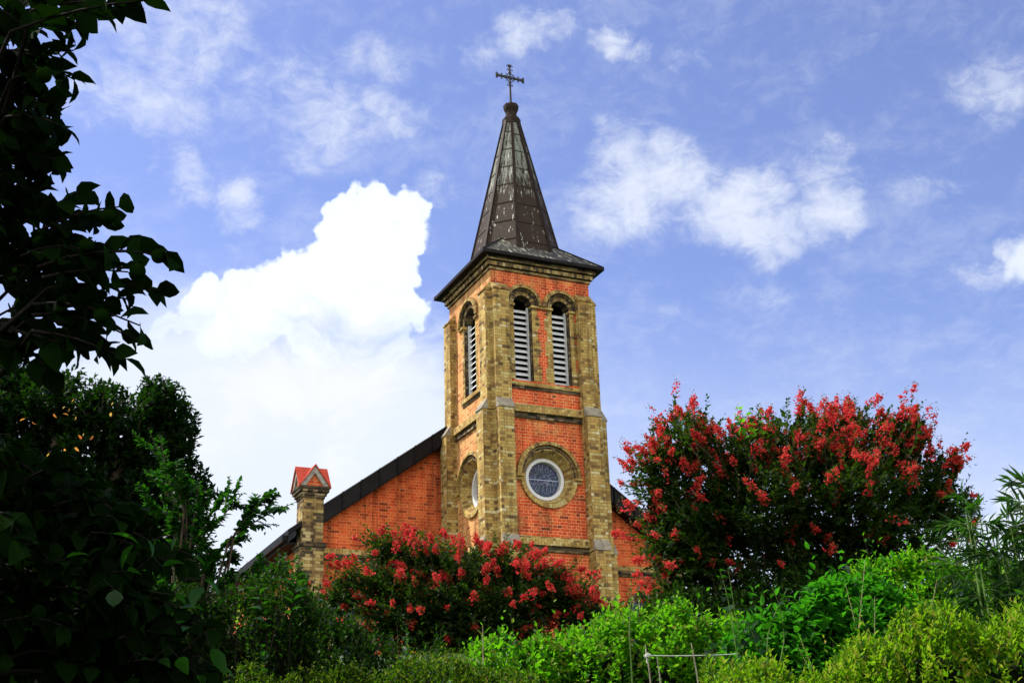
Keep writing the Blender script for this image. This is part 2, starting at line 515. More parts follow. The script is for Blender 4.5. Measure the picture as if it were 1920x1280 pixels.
def glass_mat():
    mt, t, b = new_mat('leaded_glass')
    uv = _nd(t, 'ShaderNodeTexCoord').outputs['UV']
    w = vmt(t, 'ADD', uv, vmt(t, 'MULTIPLY', vmt(t, 'SUBTRACT', noise(t, uv, 9, 3, out='Color'), (.5, .5, .5)), (.1, .1, 0)))
    vo = _nd(t, 'ShaderNodeTexVoronoi', feature='DISTANCE_TO_EDGE'); t.links.new(w, vo.inputs['Vector']); vo.inputs['Scale'].default_value = 6.5
    vc = _nd(t, 'ShaderNodeTexVoronoi'); t.links.new(w, vc.inputs['Vector']); vc.inputs['Scale'].default_value = 6.5
    ln = smooth(t, vo.outputs['Distance'], .06, .0, 0, 1)
    ln = mth(t, 'MULTIPLY', ln, smooth(t, noise(t, uv, 8, 3), .4, .6, .15, 1))
    c = mixc(t, .5, (.020, .030, .075), vc.outputs['Color'], 'MULTIPLY')
    c = mixc(t, ln, c, (.20, .23, .34))
    t.links.new(c, b.inputs['Base Color'])
    b.inputs['Roughness'].default_value = .2
    b.inputs['Specular IOR Level'].default_value = .16
    return mt


GLASS = glass_mat()


def leaf_mat(name, cols, trans, tw=0.4, rough=0.45, spec=0.35):
    """leaf whose tint varies from leaf to leaf, letting light through"""
    mt = bpy.data.materials.new(name); mt.use_nodes = True
    t = mt.node_tree
    b = t.nodes['Principled BSDF']; out = t.nodes['Material Output']
    g = _nd(t, 'ShaderNodeNewGeometry')
    k = len(cols)
    c = ramp(t, g.outputs['Random Per Island'], [(i / max(1, k - 1), q) for i, q in enumerate(cols)])
    t.links.new(c, b.inputs['Base Color'])
    b.inputs['Roughness'].default_value = rough
    b.inputs['Specular IOR Level'].default_value = spec
    tr = _nd(t, 'ShaderNodeBsdfTranslucent')
    t.links.new(mixc(t, .5, c, trans), tr.inputs['Color'])
    mx = _nd(t, 'ShaderNodeMixShader'); mx.inputs[0].default_value = tw
    t.links.new(b.outputs[0], mx.inputs[1]); t.links.new(tr.outputs[0], mx.inputs[2])
    t.links.new(mx.outputs[0], out.inputs['Surface'])
    return mt


BARK = simple_mat('bark', (.055, .04, .028), .9, 0, .5, 14, .1, .4)
BARK_DK = simple_mat('dark_bark', (.007, .005, .004), .9, 0, .5, 14, .1, .4)
STEM_G = simple_mat('green_stem', (.10, .17, .04), .7, 0, .3, 9, .2)
TWIG = simple_mat('dry_twig', (.30, .24, .15), .85, 0, .4, 20, .1)
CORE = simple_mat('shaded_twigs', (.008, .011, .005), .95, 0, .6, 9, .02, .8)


# ------------------------------------------------------------------ church
def church():
    root = empty('church', (0, 0, 3.65), 'red and ochre brick church with a square bell tower and pointed copper spire', 'church')
    z = lambda h: ZO + h
    A = 1.25
    FR = {'front': lambda u, w, h: (u, -w, z(h)), 'left': lambda u, w, h: (-w, -u, z(h)),
          'right': lambda u, w, h: (w, u, z(h)), 'back': lambda u, w, h: (-u, w, z(h))}
    ZB = -9.65

    def fb(mb, F, u0, u1, w0, w1, h0, h1, uv=None):
        c = [F(u0, w1, h0), F(u1, w1, h0), F(u1, w0, h0), F(u0, w0, h0), F(u0, w1, h1), F(u1, w1, h1), F(u1, w0, h1), F(u0, w0, h1)]
        mb.hexa(c, uv)

    def arch_loop(cu, hw, h0, hs, n=20):
        p = [(cu - hw, h0), (cu + hw, h0)]
        for i in range(n + 1):
            a = math.pi * i / n
            p.append((cu + hw * math.cos(a), hs + hw * math.sin(a)))
        return p

    def circ(cu, ch, r, n=48): return [(cu + r * math.cos(2 * math.pi * i / n), ch + r * math.sin(2 * math.pi * i / n)) for i in range(n)]

    FW = [(-.478, .226), (.478, .226)]
    SW = [(0.0, .33)]
    # walls of the tower with real openings
    for nm, F in FR.items():
        mb = MB()
        holes = []
        if nm == 'front':
            for cu, hw in FW: holes.append(arch_loop(cu, hw, -2.47, -.65))
        elif nm != 'back':
            for cu, hw in SW: holes.append(arch_loop(cu, hw, -2.47, -.70))
        if nm != 'back': holes.append(circ(0, -4.64, .60))
        for tri in fill_with_holes([(-A, ZB), (A, ZB), (A, .3), (-A, .3)], holes):
            mb.face([F(u, A, h) for u, h in tri])
        mb.build('tower_wall', RED_SUNLIT if nm == 'left' else RED, root)  # left wall has its sunlit tone in the brick colour

    # set-back buttresses at each corner, three stages with sloping copings
    stages = [(-9.65, -6.23, .335, .36), (-6.23, -3.22, .266, .36), (-3.22, -.41, .15, .375)]
    for nm, F in FR.items():
        for sgn in (-1, 1):
            mb = MB(); cp = MB()
            for i, (h0, h1, pr, wd) in enumerate(stages):
                u0, u1 = (-A, -A + wd) if sgn < 0 else (A - wd, A)
                nxt = stages[i + 1][2] if i < 2 else 0.0
                hb = h0 + (0.0 if i == 0 else .24)
                fb(mb, F, u0, u1, A - .02, A + pr, h0 if i == 0 else h0 - .02, h1)
                # sloping top
                rise = .24 if i < 2 else .21
                o = .012
                c = [F(u0 - o, A + pr + .025, h1), F(u1 + o, A + pr + .025, h1), F(u1 + o, A + nxt - .01, h1), F(u0 - o, A + nxt - .01, h1),
                     F(u0 - o, A + pr + .025, h1 + .035), F(u1 + o, A + pr + .025, h1 + .035), F(u1 + o, A + nxt + .005, h1 + rise), F(u0 - o, A + nxt + .005, h1 + rise)]
                cp.hexa(c)
            b = mb.build('buttress', OCHRE, root)
            cu_ = MB(); cu_.v, cu_.f, cu_.uv = cp.v[48:], [[i_ - 48 for i_ in f_] for f_ in cp.f[12:]], cp.uv[12:]
            for i_ in (0, 1):
                lo_ = MB(); lo_.v, lo_.f, lo_.uv = cp.v[24 * i_:24 * i_ + 24], [[q_ - 24 * i_ for q_ in f_] for f_ in cp.f[6 * i_:6 * i_ + 6]], cp.uv[6 * i_:6 * i_ + 6]
                lo_.build('coping', SLAB, b)
            cu_.build('coping', OCHRE, b)

    # string courses between the buttresses and the sill band
    for nm, F in FR.items():
        if nm == 'back': continue
        for top, uin in ((-3.04, .892), (-5.96, .892)):
            mb = MB()
            c = lambda h0, h1, w, d=0: fb(mb, F, -uin, uin, A - .01, A + w, h0, h1)
            fb(mb, F, -uin, uin, A - .01, A + .10, top - .185, top - .045, 'soldier')
            mb.hexa([F(-uin, A + .098, top - .045), F(uin, A + .098, top - .045), F(uin, A - .01, top - .045), F(-uin, A - .01, top - .045),
                     F(-uin, A + .085, top - .02), F(uin, A + .085, top - .02), F(uin, A - .01, top + .03), F(-uin, A - .01, top + .03)])
            mb.build('string_course', OCHRE, root)
            mb = MB()
            fb(mb, F, -uin, uin, A - .01, A + .03, top - .262, top - .187)  # undercut strip, its shade put into the dark brick
            fb(mb, F, -uin, uin, A - .01, A + .055, top - .312, top - .264)
            mb.build('moulding', BRICK_DK, root)
        mb = MB()
        su0, su1 = (-.872, .872) if nm == 'front' else (-.47, .66)
        if nm == 'right': su0, su1 = -.56, .56
        mb.hexa([F(su0, A + .06, -2.61), F(su1, A + .06, -2.61), F(su1, A - .16, -2.61), F(su0, A - .16, -2.61),
                 F(su0, A + .06, -2.53), F(su1, A + .06, -2.53), F(su1, A - .16, -2.462), F(su0, A - .16, -2.462)])
        mb.build('sill', OCHRE, root)
        mb = MB(); fb(mb, F, su0, su1, A - .01, A + .022, -2.68, -2.612)  # strip below the sill, a shadow line put in as dark brick
        mb.build('moulding', BRICK_DK, root)

    # cornice in steps under the eaves
    mb = MB(); dk = MB()

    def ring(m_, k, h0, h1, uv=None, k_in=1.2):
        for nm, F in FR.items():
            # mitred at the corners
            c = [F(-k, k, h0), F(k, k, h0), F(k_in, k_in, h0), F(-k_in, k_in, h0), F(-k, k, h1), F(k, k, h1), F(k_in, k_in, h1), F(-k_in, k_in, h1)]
            for f in ((3, 2, 1, 0), (4, 5, 6, 7), (0, 1, 5, 4)): (dk if f[0] == 3 else m_).face([c[i] for i in f], uv)  # undersides go to the dark mesh: their shade is in the colour
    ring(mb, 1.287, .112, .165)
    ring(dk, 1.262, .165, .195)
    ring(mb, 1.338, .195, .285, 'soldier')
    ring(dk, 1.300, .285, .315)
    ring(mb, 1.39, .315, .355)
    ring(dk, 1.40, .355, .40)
    mb.build('cornice', OCHRE_DK, root)
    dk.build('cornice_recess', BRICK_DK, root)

    # brick dressings round the belfry lights
    def quoins(F, wins, bounds, name, mat=OCHRE):
        mb = MB()
        rows = []
        h = -.71
        pat = [4, 5, 4, 5, 5, 4]
        pat = [(3, .115), (4, .06), (4, .115), (5, .06), (4, .115), (6, .06)]
        for n_, half in pat:
            h1 = max(h - n_ * .07, -2.46)
            rows.append((h1, h, half)); h = h1
        for (a, b, kind) in bounds:
            for h0, h1, half in rows:
                if h1 - h0 < .01: continue
                if kind == 'pier': fb(mb, F, a, -half, A - .01, A + .004, h0, h1); fb(mb, F, half, b, A - .01, A + .004, h0, h1)
                elif kind == 'full': fb(mb, F, a, b, A - .01, A + .004, h0, h1)
                elif kind == 'l': fb(mb, F, a, b - (.0 if half < .1 else .05), A - .01, A + .004, h0, h1)
        return mb

    def belfry(F, cu, hw, hs, r1, r2, r3, side, clip, slats, deep=.19):
        # reveal and dark chamber behind
        n = 24
        mb = MB()
        loop = arch_loop(cu, hw, -2.47, hs, n)
        for i in range(len(loop)):
            a, b = loop[i], loop[(i + 1) % len(loop)]
            mb.face([F(a[0], A, a[1]), F(a[0], A - deep - .1, a[1]), F(b[0], A - deep - .1, b[1]), F(b[0], A, b[1])],
                    None if i <= 1 or i == len(loop) - 1 else [(0, i * hw * math.pi / n), (deep + .1, i * hw * math.pi / n), (deep + .1, (i + 1) * hw * math.pi / n), (0, (i + 1) * hw * math.pi / n)])
        # voussoirs
        vs = MB(); rg = MB()
        for j in range(n):
            a0, a1 = math.pi * j / n, math.pi * (j + 1) / n
            for (ra, rb, w, tgt) in ((hw, r1, .004, vs), (r1, r2, .045, rg)):
                p = lambda r, a: (max(-clip, min(clip, cu + r * math.cos(a))), hs + r * math.sin(a))
                q = [p(ra, a0), p(rb, a0), p(rb, a1), p(ra, a1)]
                rm = rb
                uvq = [(0, a0 * rm), (rb - ra, a0 * rm), (rb - ra, a1 * rm), (0, a1 * rm)]
                tgt.face([F(q[i][0], A + w, q[i][1]) for i in range(4)], uvq)
                tgt.face([F(q[3][0], A + w, q[3][1]), F(q[3][0], A - .01, q[3][1]), F(q[0][0], A - .01, q[0][1]), F(q[0][0], A + w, q[0][1])],
                        [(0, a1 * rm), (w, a1 * rm), (w, a0 * rm), (0, a0 * rm)])
        win = mb.build('belfry_window', BRICK_DK, root)
        vs.build('arch', OCHRE_DK, win)
        rg.build('arch_ring', BRICK_DK, win)
        hm = MB()
        for j in range(n):
            a0, a1 = math.pi * (j + .0) / n, math.pi * (j + .96) / n
            p = lambda r, a: (max(-clip, min(clip, cu + r * math.cos(a))), hs + r * math.sin(a))
            q = [p(r2, a0), p(r3, a0), p(r3, a1), p(r2, a1)]
            if abs(q[0][0] - q[1][0]) < 1e-4 and abs(abs(q[0][0]) - clip) < 1e-4 and abs(q[2][0] - q[3][0]) < 1e-4: continue
            uvq = lambda d: [(0, a0 * r3), (d, a0 * r3), (d, a1 * r3), (0, a1 * r3)]
            w = .095
            hm.face([F(q[i][0], A + (w if i in (0, 3) else w - .02), q[i][1]) for i in range(4)], uvq(r3 - r2))
            hm.face([F(q[3][0], A + w, q[3][1]), F(q[3][0], A + .0, q[3][1]), F(q[0][0], A + .0, q[0][1]), F(q[0][0], A + w, q[0][1])], uvq(w))
            hm.face([F(q[1][0], A + w - .02, q[1][1]), F(q[1][0], A, q[1][1]), F(q[2][0], A, q[2][1]), F(q[2][0], A + w - .02, q[2][1])], uvq(w))
        hm.face([F(cu + r2, A + .095, hs), F(cu + r2, A, hs), F(min(clip, cu + r3), A, hs), F(min(clip, cu + r3), A + .075, hs)])
        hm.face([F(cu - r2, A, hs), F(cu - r2, A + .095, hs), F(max(-clip, cu - r3), A + .075, hs), F(max(-clip, cu - r3), A, hs)])
        hm.build('hood_mould', OCHRE, win)
        fm = MB()
        wf = A - deep
        fb(fm, F, cu - hw + .002, cu - hw + .035, wf - .06, wf + .02, -2.46, hs + .02)
        fb(fm, F, cu + hw - .035, cu + hw - .002, wf - .06, wf + .02, -2.46, hs + .02)
        fm.build('frame', WHITE, win)
        lv = MB()
        top, bot = hs - .005, -2.44
        st = (top - bot) / slats
        for i in range(slats):
            hh = bot + st * i + .012
            t_ = .016
            y0, y1 = wf + .005, wf - .085
            h0, h1 = hh, hh + st * .66
            lv.hexa([F(cu - hw + .037, y0, h0), F(cu + hw - .037, y0, h0), F(cu + hw - .037, y1, h1), F(cu - hw + .037, y1, h1),
                     F(cu - hw + .037, y0, h0 + t_), F(cu + hw - .037, y0, h0 + t_), F(cu + hw - .037, y1, h1 + t_), F(cu - hw + .037, y1, h1 + t_)])
        lv.build('louvre', LOUVRE, win)
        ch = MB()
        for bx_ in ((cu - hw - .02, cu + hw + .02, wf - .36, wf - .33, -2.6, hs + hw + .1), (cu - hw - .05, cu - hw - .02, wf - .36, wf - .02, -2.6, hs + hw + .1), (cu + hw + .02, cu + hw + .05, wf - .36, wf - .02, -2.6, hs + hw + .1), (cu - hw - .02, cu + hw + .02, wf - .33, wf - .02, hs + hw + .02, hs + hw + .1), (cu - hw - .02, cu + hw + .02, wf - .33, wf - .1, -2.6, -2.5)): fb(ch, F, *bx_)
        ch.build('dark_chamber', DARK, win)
        return win

    for cu, hw in FW: belfry(FR['front'], cu, hw, -.65, .335, .385, .468, 'front', .874, 13)
    for nm in ('left', 'right'): belfry(FR[nm], 0.0, .33, -.70, .43, .48, .57, nm, .874, 12, .11)
    F = FR['front']
    for bd_, (a, b) in zip([(-.252, .252, 'pier'), (.704, .874, 'l'), (-.874, -.704, 'full')], ((-.272, .272), (.684, .874), (-.874, -.684))):
        mb = quoins(F, FW, [bd_], 'q')
        mb.build('quoin', OCHRE, root)
        mb = MB(); fb(mb, F, a, b, A - .1, A + .04, -.708, -.650)
        mb.build('impost', OCHRE, root)
    for nm in ('left', 'right'):
        F = FR[nm]; mb = MB()
        fb(mb, F, -.45, -.33, A - .01, A + .004, -2.46, -.76); fb(mb, F, .33, .45, A - .01, A + .004, -2.46, -.76)
        mb.build('quoin', OCHRE, root)
        for a, b in ((-.60, -.32), (.32, .60)):
            mb = MB(); fb(mb, F, a, b, A - .1, A + .05, -.765, -.70)
            mb.build('impost', OCHRE, root)

    # round windows
    def oculus(F):
        mb = MB(); n = 56; cz = -4.64
        prof = [(.685, .0), (.685, .05), (.60, .055), (.585, .03), (.475, -.20)]
        for j in range(n):
            a0, a1 = 2 * math.pi * j / n, 2 * math.pi * (j + 1) / n
            d = 0
            for (r0, w0), (r1, w1) in zip(prof[:-1], prof[1:]):
                L = math.hypot(r1 - r0, w1 - w0)
                q = [(r0, a0, w0), (r0, a1, w0), (r1, a1, w1), (r1, a0, w1)]
                mb.face([F(r * math.cos(a), A + w, cz + r * math.sin(a)) for r, a, w in q],
                        [(d, a0 * .6), (d, a1 * .6), (d + L, a1 * .6), (d + L, a0 * .6)])
                d += L
        win = mb.build('round_window', OCHRE, root)
        hm = MB(); rg = MB(); n = 34
        for j in range(n):
            a0, a1 = math.pi * j / n, math.pi * (j + .95) / n
            for (r0, r1, w, g) in ((.69, .77, .11, 0), (.60, .69, .062, 1)):
                if g: a1 = math.pi * (j + 1) / n
                P = lambda r, a, w_: F(r * math.cos(a), A + w_, cz + .02 + r * math.sin(a))
                uvq = [(0, a0 * .7), (.1, a0 * .7), (.1, a1 * .7), (0, a1 * .7)]
                tg = rg if g else hm
                tg.face([P(r0, a0, w), P(r1, a0, w - .02), P(r1, a1, w - .02), P(r0, a1, w)], uvq)
                tg.face([P(r0, a1, w), P(r0, a1, 0), P(r0, a0, 0), P(r0, a0, w)], uvq)
                tg.face([P(r1, a0, w - .02), P(r1, a0, 0), P(r1, a1, 0), P(r1, a1, w - .02)], uvq)
        for s in (-1, 1):
            fb(hm, F, s * .70 - .085, s * .70 + .085, A - .01, A + .10, cz - .035, cz + .02)
            fb(hm, F, s * .735 - .06, s * .735 + .06, A - .01, A + .05, cz - .105, cz - .037)
        hm.build('hood_mould', OCHRE, win)
        rg.build('arch_ring', BRICK_DK, win)
        fm = MB(); n = 56
        prof = [(.482, -.20), (.462, -.165), (.402, -.165), (.394, -.17), (.380, -.28)]
        for j in range(n):
            a0, a1 = 2 * math.pi * j / n, 2 * math.pi * (j + 1) / n
            for (r0, w0), (r1, w1) in zip(prof[:-1], prof[1:]):
                fm.face([F(r * math.cos(a), A + w, cz + r * math.sin(a)) for r, a, w in ((r0, a0, w0), (r0, a1, w0), (r1, a1, w1), (r1, a0, w1))])
        fm.build('frame', WHITE, win, True)
        gl = MB()
        pts = circ(0, 0, .372, 48)
        gl.face([F(u, A - .255, cz + h) for u, h in pts], [(u, h) for u, h in pts])
        gl.build('glass', GLASS, win)
        tr = MB()
        w = A - .247
        fb(tr, F, -.36, .36, w - .004, w + .008, cz - .012, cz + .012)
        rnd = random.Random(3)
        def curve(pts_): tr.tube([F(u, w, cz + h) for u, h in pts_], .005, 4, False)
        curve([(.12 * math.cos(a), -.02 + .09 * math.sin(a)) for a in np.linspace(-.4, 3.5, 12)])
        for k in range(9):
            a = math.pi * (k + .5) / 9
            curve([(.17 * math.cos(a), .05 + .13 * math.sin(a)), (.24 * math.cos(a + .12), .02 + .24 * math.sin(a + .12)), (.33 * math.cos(a), .33 * math.sin(a))])
        for k in range(8):
            u = -.3 + .086 * k
            curve([(u, -.02), (u + rnd.uniform(-.04, .04), -.10), (u + .04, -.16 + rnd.uniform(-.03, .03)), (u + rnd.uniform(-.03, .03), -.26)])
        curve([(-.34, -.05), (-.22, -.12), (-.1, -.08), (.02, -.13), (.14, -.07), (.25, -.11), (.34, -.06)])
        tr.build('tracery', simple_mat('lead_lines', (.22, .26, .36), .5, 0, .2), win)
    for nm in ('front', 'left', 'right'): oculus(FR[nm])

    # skirt roof, spire, ridge battens, collar and cross
    mb = MB()
    E_, H0, H1 = 1.53, .455, 1.65
    sl_ = .89
    k1 = E_ - (H1 - .466) / sl_
    for nm, F in FR.items():
        mb.face([F(-E_, E_, .466), F(E_, E_, .466), F(k1, k1, H1), F(-k1, k1, H1)], [(-E_, ZO + .3), (E_, ZO + .3), (k1, ZO + 1.6), (-k1, ZO + 1.6)])
    sk = mb.build('skirt_roof', SKIRT, root)
    fa = MB()
    for nm, F in FR.items():
        fa.face([F(-E_ - .012, E_ + .012, .395), F(E_ + .012, E_ + .012, .395), F(E_ + .012, E_ + .012, .472), F(-E_ - .012, E_ + .012, .472)])
        fa.face([F(-E_ - .012, E_ + .012, .472), F(E_ + .012, E_ + .012, .472), F(E_ - .02, E_ - .02, .478), F(-E_ + .02, E_ - .02, .478)])
        fa.face([F(-1.22, 1.22, .398), F(1.22, 1.22, .398), F(E_ + .012, E_ + .012, .395), F(-E_ - .012, E_ + .012, .395)])
        # hip rolls
        n_ = 2
        fa.tube([F(E_, E_, .47), F(k1 + .3, k1 + .3, H1 - .3 * sl_ + .01)], .022, 6)
    fa.build('fascia', DKMET, sk)

    t8 = math.tan(math.pi / 8)
    zb_, zt_ = .60, 4.88
    ap = lambda h: 1.0247 - (h - .9204) * (1.0247 - .1742) / (4.9057 - .9204)
    mb = MB(); bt = MB(); sm = MB(); sm_all = []
    for k in range(8):
        sm_all.append([])
        a = math.pi / 4 * k
        nx, ny = math.cos(a), math.sin(a)
        P = lambda h, s, o=0: ((ap(h) + o) * nx - s * (ap(h) + o) * t8 * ny, (ap(h) + o) * ny + s * (ap(h) + o) * t8 * nx, z(h))
        q = [P(zb_, -1), P(zb_, 1), P(zt_, 1), P(zt_, -1)]
        wb, wt = ap(zb_) * t8, ap(zt_) * t8
        o = k * 3.3
        mb.face(q, [(o - wb, z(zb_)), (o + wb, z(zb_)), (o + wt, z(zt_)), (o - wt, z(zt_))])
        for h in np.linspace(1.15, 4.45, 7):
            h += (0.04 if k % 2 else -.05)
            c = [P(h - .009, -.97, .0), P(h - .009, .97, .0), P(h + .009, .97, .0), P(h + .009, -.97, .0)]
            c2 = [P(h - .009, -.97, .012), P(h - .009, .97, .012), P(h + .009, .97, .012), P(h + .009, -.97, .012)]
            sm.face(c2); sm.face([c[0], c[1], c2[1], c2[0]]); sm.face([c2[3], c2[2], c[2], c[3]])
            sm_all[-1].append(sm); sm = MB()
        # ridge batten: rectangular roll along the arris
        av = a + math.pi / 8
        vx, vy = math.cos(av), math.sin(av)
        rr = lambda h: ap(h) / math.cos(math.pi / 8)
        def bp_(h, s, o_): return ((rr(h) + o_) * vx - s * .036 * vy, (rr(h) + o_) * vy + s * .036 * vx, z(h))
        bt.hexa([bp_(zb_, -1, -.05), bp_(zb_, -1, .035), bp_(zb_, 1, .035), bp_(zb_, 1, -.05), bp_(zt_, -1, -.05), bp_(zt_, -1, .03), bp_(zt_, 1, .03), bp_(zt_, 1, -.05)])
    spo = mb.build('spire', SPIRE, root)
    bt.build('batten', BATTEN, spo)
    for j_ in range(7):
        rg_ = MB()
        for k in range(8):
            q_ = sm_all[k][j_]; b_ = len(rg_.v)
            rg_.v += q_.v; rg_.f += [[i_ + b_ for i_ in f_] for f_ in q_.f]; rg_.uv += q_.uv
        rg_.build('seam', BATTEN, spo)
    mb = MB()
    mb.lathe(0, 0, [(.05, z(4.80)), (.235, z(4.80)), (.235, z(4.96)), (.20, z(4.985)), (.145, z(5.0)), (.140, z(5.15)), (.185, z(5.25)), (.195, z(5.33)), (.195, z(5.375)), (.15, z(5.40)), (.05, z(5.46)), (0, z(5.46))], 8, math.pi / 8)
    mb.build('finial', BATTEN, root)

    cr = MB()
    cz = 6.21
    Pc = lambda u, h: (u, 0.0, z(h))
    cr.tube([Pc(0, 5.44), Pc(0, 6.58)], [.030, .026], 8)
    cr.box(-.385, .385, -.016, .016, z(cz - .028), z(cz + .028))
    for (u, h, s) in ((-.36, cz, 1), (.36, cz, 1)):
        cr.box(u - .035, u + .035, -.022, .022, z(h - .045), z(h + .045))
    cr.box(-.04, .04, -.022, .022, z(6.53), z(6.59))
    def curl(u, h, du, dh):
        pts = []
        for i in range(9):
            a = i / 8 * 4.2
            r = .042 * (1 - i / 13)
            # scroll that leaves the bar and rolls outward
            lu = r * math.sin(a); lh = .012 + .035 * (1 - math.cos(a)) * (1 - i / 16)
            pts.append(Pc(u + du[0] * lu + dh[0] * lh, h + du[1] * lu + dh[1] * lh))
        cr.tube(pts, .010, 5)
    for s in (-1, 1):
        for uu in (.36, .22):
            for q in (-1, 1): curl(s * uu, cz + q * .024, (s, 0), (0, q))
        for hh, sg in ((6.55, 1), (6.43, 1), (cz - .21, -1)):
            curl(s * .022, hh, (0, sg), (s, 0))
    for su in (-1, 1):
        for sh in (-1, 1):
            pts = []
            for i in range(9):
                a = math.pi / 2 * i / 8
                pts.append(Pc(su * (.215 - .195 * math.sin(a)), cz + sh * (.215 - .195 * math.cos(a)) * 1.0))
            cr.tube(pts, .010, 5)
            cr.tube([Pc(su * .02, cz + sh * .02), Pc(su * .115, cz + sh * .115)], .008, 5)
    cr.build('cross', IRON, root)

    # nave: gable wall, side walls, roof, barge boards
    yw, yv = 1.46, 1.158
    hx = 4.70
    ap_, slp = -1.94, .714
    zr = lambda x: ap_ - slp * abs(x)
    mb = MB()
    wins = [arch_loop(s * 3.70, .26, -8.3, -6.92) for s in (-1, 1)]
    outer = [(-hx, ZB), (hx, ZB), (hx, zr(hx) - .3), (0, ap_ - .25), (-hx, zr(hx) - .3)]
    for tri in fill_with_holes(outer, wins):
        mb.face([(u, yw, z(h)) for u, h in tri])
    YB = 15.0
    mb.box(-hx, -hx + .3, yw + .001, YB, z(ZB), z(-5.55)); mb.box(hx - .3, hx, yw + .001, YB, z(ZB), z(-5.55))
    mb.box(-hx, hx, YB, YB + .3, z(ZB), z(-5.6))
    mb.build('nave_wall', RED_N, root)
    mb = MB()
    for s in (-1, 1):
        xe = s * 5.06
        a, b = (0, z(ap_)), (xe, z(zr(5.06)))
        pts = [(0, yv + .02, z(ap_ - .02)), (xe, yv + .02, z(zr(5.06) - .02)), (xe, YB + .4, z(zr(5.06) - .02)), (0, YB + .4, z(ap_ - .02))]
        low = [(p[0], p[1], p[2] - .12) for p in pts]
        q = low + pts if s > 0 else low[::-1] + pts[::-1]
        mb.hexa(q)
    mb.build('nave_roof', DKMET, root)
    for s in (-1, 1):
        mb = MB()
        x0, x1 = s * .9, s * (4.295 if s < 0 else 5.06)
        cap_ = MB()
        for (w0, w1, d0, d1, mb_) in ((yv, yv + .045, -.36, .012, mb), (yv - .03, yv + .16, .014, .038, cap_), (yv + .02, yw + .02, -.39, -.33, mb)):
            c = [(x0, w0, z(zr(x0) + d0)), (x1, w0, z(zr(x1) + d0)), (x1, w1, z(zr(x1) + d0)), (x0, w1, z(zr(x0) + d0)),
                 (x0, w0, z(zr(x0) + d1)), (x1, w0, z(zr(x1) + d1)), (x1, w1, z(zr(x1) + d1)), (x0, w1, z(zr(x0) + d1))]
            mb_.hexa(c)
        # lap joints in the metal capping
        for i in range(1, 8):
            xx = x0 + (x1 - x0) * i / 8
            mb.box(xx - .012, xx + .012, yv - .036, yv + .03, z(zr(xx) - .36), z(zr(xx) + .04))
        bb_ = mb.build('barge_board', DKMET, root)
        cap_.build('capping', CAPM, bb_)
    # eaves: boxed soffit and gutter on each long side
    for s in (-1, 1):
        mb = MB()
        x0, x1 = (s * 4.69, s * 5.04)
        xa, xb = min(x0, x1), max(x0, x1)
        mb.box(xa, xb, 1.42, YB + .3, z(-5.86), z(-5.80))
        ga, gb = (s * 5.0, s * 5.13); g0, g1 = min(ga, gb), max(ga, gb)
        mb.box(g0, g1, 1.40, YB + .3, z(-5.80), z(-5.66))
        mb.box(g0 + .02, g1 - .02, 1.36, 1.40, z(-5.78), z(-5.68))
        g = mb.build('gutter', DKMET, root)
        for yy in (1.9, 3.4, 4.9, 6.4):
            mb = MB(); mb.tube([(s * 5.06, yy, z(-5.80)), (s * 5.06, yy, z(-5.95)), (s * 4.95, yy, z(-6.02))], .012, 6)
            mb.build('bracket', IRON, g)
    # nave string course and window dressings
    for s in (-1, 1):
        mb = MB()
        xa, xb = sorted((s * 1.3, s * 4.28))
        mb.box(xa, xb, yw - .07, yw + .01, z(-6.0), z(-5.88), 'soldier')
        mb.build('string_course', OCHRE, root)
        mb = MB(); mb.box(xa, xb, yw - .09, yw + .01, z(-6.06), z(-6.0)); mb.box(xa, xb, yw - .03, yw + .01, z(-6.14), z(-6.06))
        mb.build('moulding', BRICK_DK, root)
        mb = MB(); n = 18; cx = s * 3.70
        for j in range(n):
            a0, a1 = math.pi * j / n, math.pi * (j + .97) / n
            for (r0, r1, w) in ((.26, .345, .006), (.345, .425, .07)):
                Q = lambda r, a, w_: (cx + r * math.cos(a), yw - w_, z(-6.92 + r * math.sin(a)))
                uvq = [(0, a0 * .4), (.09, a0 * .4), (.09, a1 * .4), (0, a1 * .4)]
                mb.face([Q(r0, a0, w), Q(r1, a0, w), Q(r1, a1, w), Q(r0, a1, w)], uvq)
                mb.face([Q(r0, a1, w), Q(r0, a1, -.14), Q(r0, a0, -.14), Q(r0, a0, w)], uvq)
                mb.face([Q(r1, a0, w), Q(r1, a0, 0), Q(r1, a1, 0), Q(r1, a1, w)], uvq)
        mb.box(cx - .40, cx - .26, yw - .005, yw + .14, z(-8.3), z(-6.92)); mb.box(cx + .26, cx + .40, yw - .005, yw + .14, z(-8.3), z(-6.92))
        w = mb.build('arched_window', OCHRE_DK, root)
        mb = MB()
        lp = arch_loop(cx, .262, -8.3, -6.92)
        mb.face([(u, yw + .12, z(h)) for u, h in lp], [(u, h) for u, h in lp])
        mb.build('glass', GLASS, w)
        mb = MB()
        mb.box(cx - .015, cx + .015, yw + .09, yw + .115, z(-8.3), z(-6.67))
        mb.box(cx - .26, cx + .26, yw + .09, yw + .115, z(-7.0), z(-6.97))
        mb.build('frame', WHITE, w)

